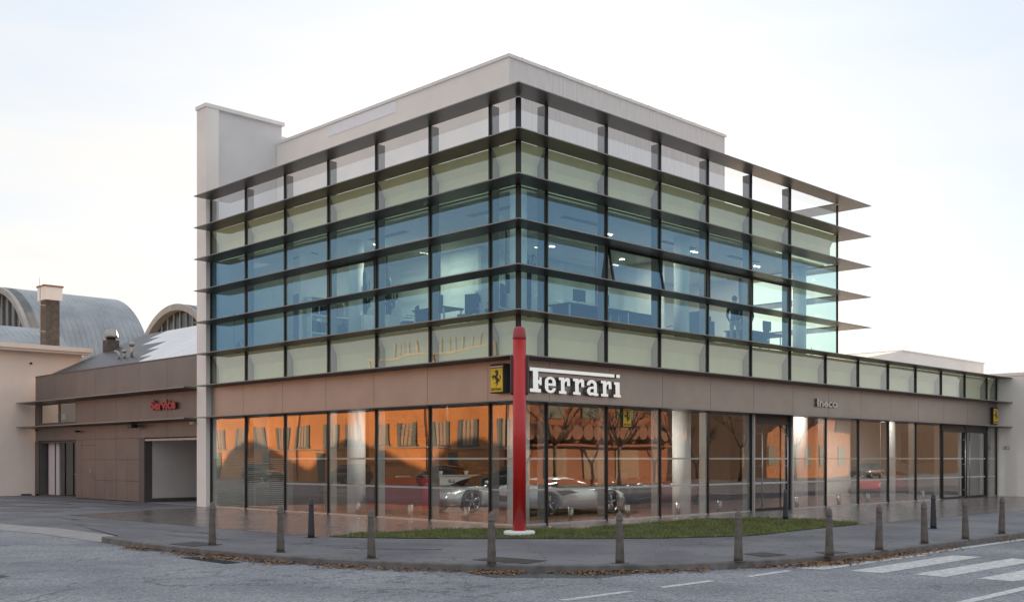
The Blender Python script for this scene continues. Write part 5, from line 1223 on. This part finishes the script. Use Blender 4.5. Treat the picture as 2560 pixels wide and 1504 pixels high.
g.box(22, 49, -31.99, -31.2, 2.6, 2.78); g.build('zigzag_fascia', M_ORANGE2, TB)
for k in range(6):
    x = 23 + k * 3.9
    MB().box(x, x + 2.4, -31.99, -31.92, .3, 2.55).build('blind', M_BLIND, TB); MB().box(x, x + 2.0, -31.99, -31.93, 4.5, 5.9).build('upper_window', M_TEAL, TB)
DB = thing('dark_reflection_block', 'added dark block between the terracotta building and the works, darkening the right reflection', 'building', (57, -33, 0))  # dark block added so the right glass mirrors a shaded stretch
MB().box(50, 65, -46, -33, -.15, 6.0).build('wall', mat('reflection_block_dark', (.05, .03, .022), .85, var=.3), DB); MB().box(49.7, 65.3, -46.3, -32.7, 6.0, 6.25).build('roof', M_CLAYR, DB)
DB = thing('far_dark_reflection_block', 'long added dark block beyond the works, keeping bright sky out of the far right reflection', 'building', (105, -36, 0))  # added block, keeps bright sky out of the far right glass
MB().box(83, 150, -50, -36, -.15, 7).build('wall', MATS['reflection_block_dark'], DB)
GB = thing('gabled_works', 'low works with saw tooth roof further along the main road, mirrored at the right', 'building', (80, -34, 0))
MB().box(66, 82, -50, -34, -.15, 4.2).build('wall', mat('works_stucco', (.42, .19, .09), .8, var=.3), GB)
for k in range(5): MB().box(66.8 + k * 3.1, 68.4 + k * 3.1, -34, -33.93, 1.0, 2.9).build('works_window', M_TEAL, GB)
g = MB()
for k in range(2): g.prism([(67 + 6 * k, -34, 4.2), (73 + 6 * k, -34, 4.2), (73 + 6 * k, -34, 6.2)], (0, 0, 0), (0, -16, 0))
g.build('saw_tooth_roof', M_ORANGE2, GB)
def tree(x, y, h, seed, label):
    t = thing('bare_tree', label, 'tree', (x, y, -.1), 'bare street trees across the main road'); rn = random.Random(seed); g = MB(); tr = MB()
    tr.tube([(x, y, -.1), (x + .05, y, h * .2), (x - .04, y + .05, h * .38)], .17, 9, r1=.12); tr.build('trunk', M_BARK, t)
    def br(p, d, ln, r, lv):
        q = p + d * ln; mid = p + d * ln * .5 + Vector((rn.uniform(-1, 1), rn.uniform(-1, 1), 0)) * ln * .07
        g.tube([p, mid, q], r, 5 if lv < 2 else 3, r1=r * .62)
        if lv >= 4: return
        for k in range(3 if lv < 3 else 2):
            nd = (d + Vector((rn.uniform(-1, 1), rn.uniform(-1, 1), rn.uniform(-.15, .6))) * .62).normalized(); br(q, nd, ln * rn.uniform(.6, .82), r * .62, lv + 1)
    p = Vector((x - .04, y + .05, h * .37))
    for k in range(4):
        a = k * 1.57 + rn.uniform(-.3, .3); br(p, Vector((math.cos(a) * .6, math.sin(a) * .6, .85)).normalized(), h * .2, .085, 0)
    g.build('crown', M_BARK, t)
for i, (x, y, w) in enumerate([(31, -27.5, 'first'), (37.5, -27.5, 'second'), (44, -27.8, 'third'), (52, -27.5, 'fourth'), (60, -27.5, 'fifth')]): tree(x, y, 6.8, 10 + i, 'bare branching street tree, %s of the row mirrored in the right glass' % w)
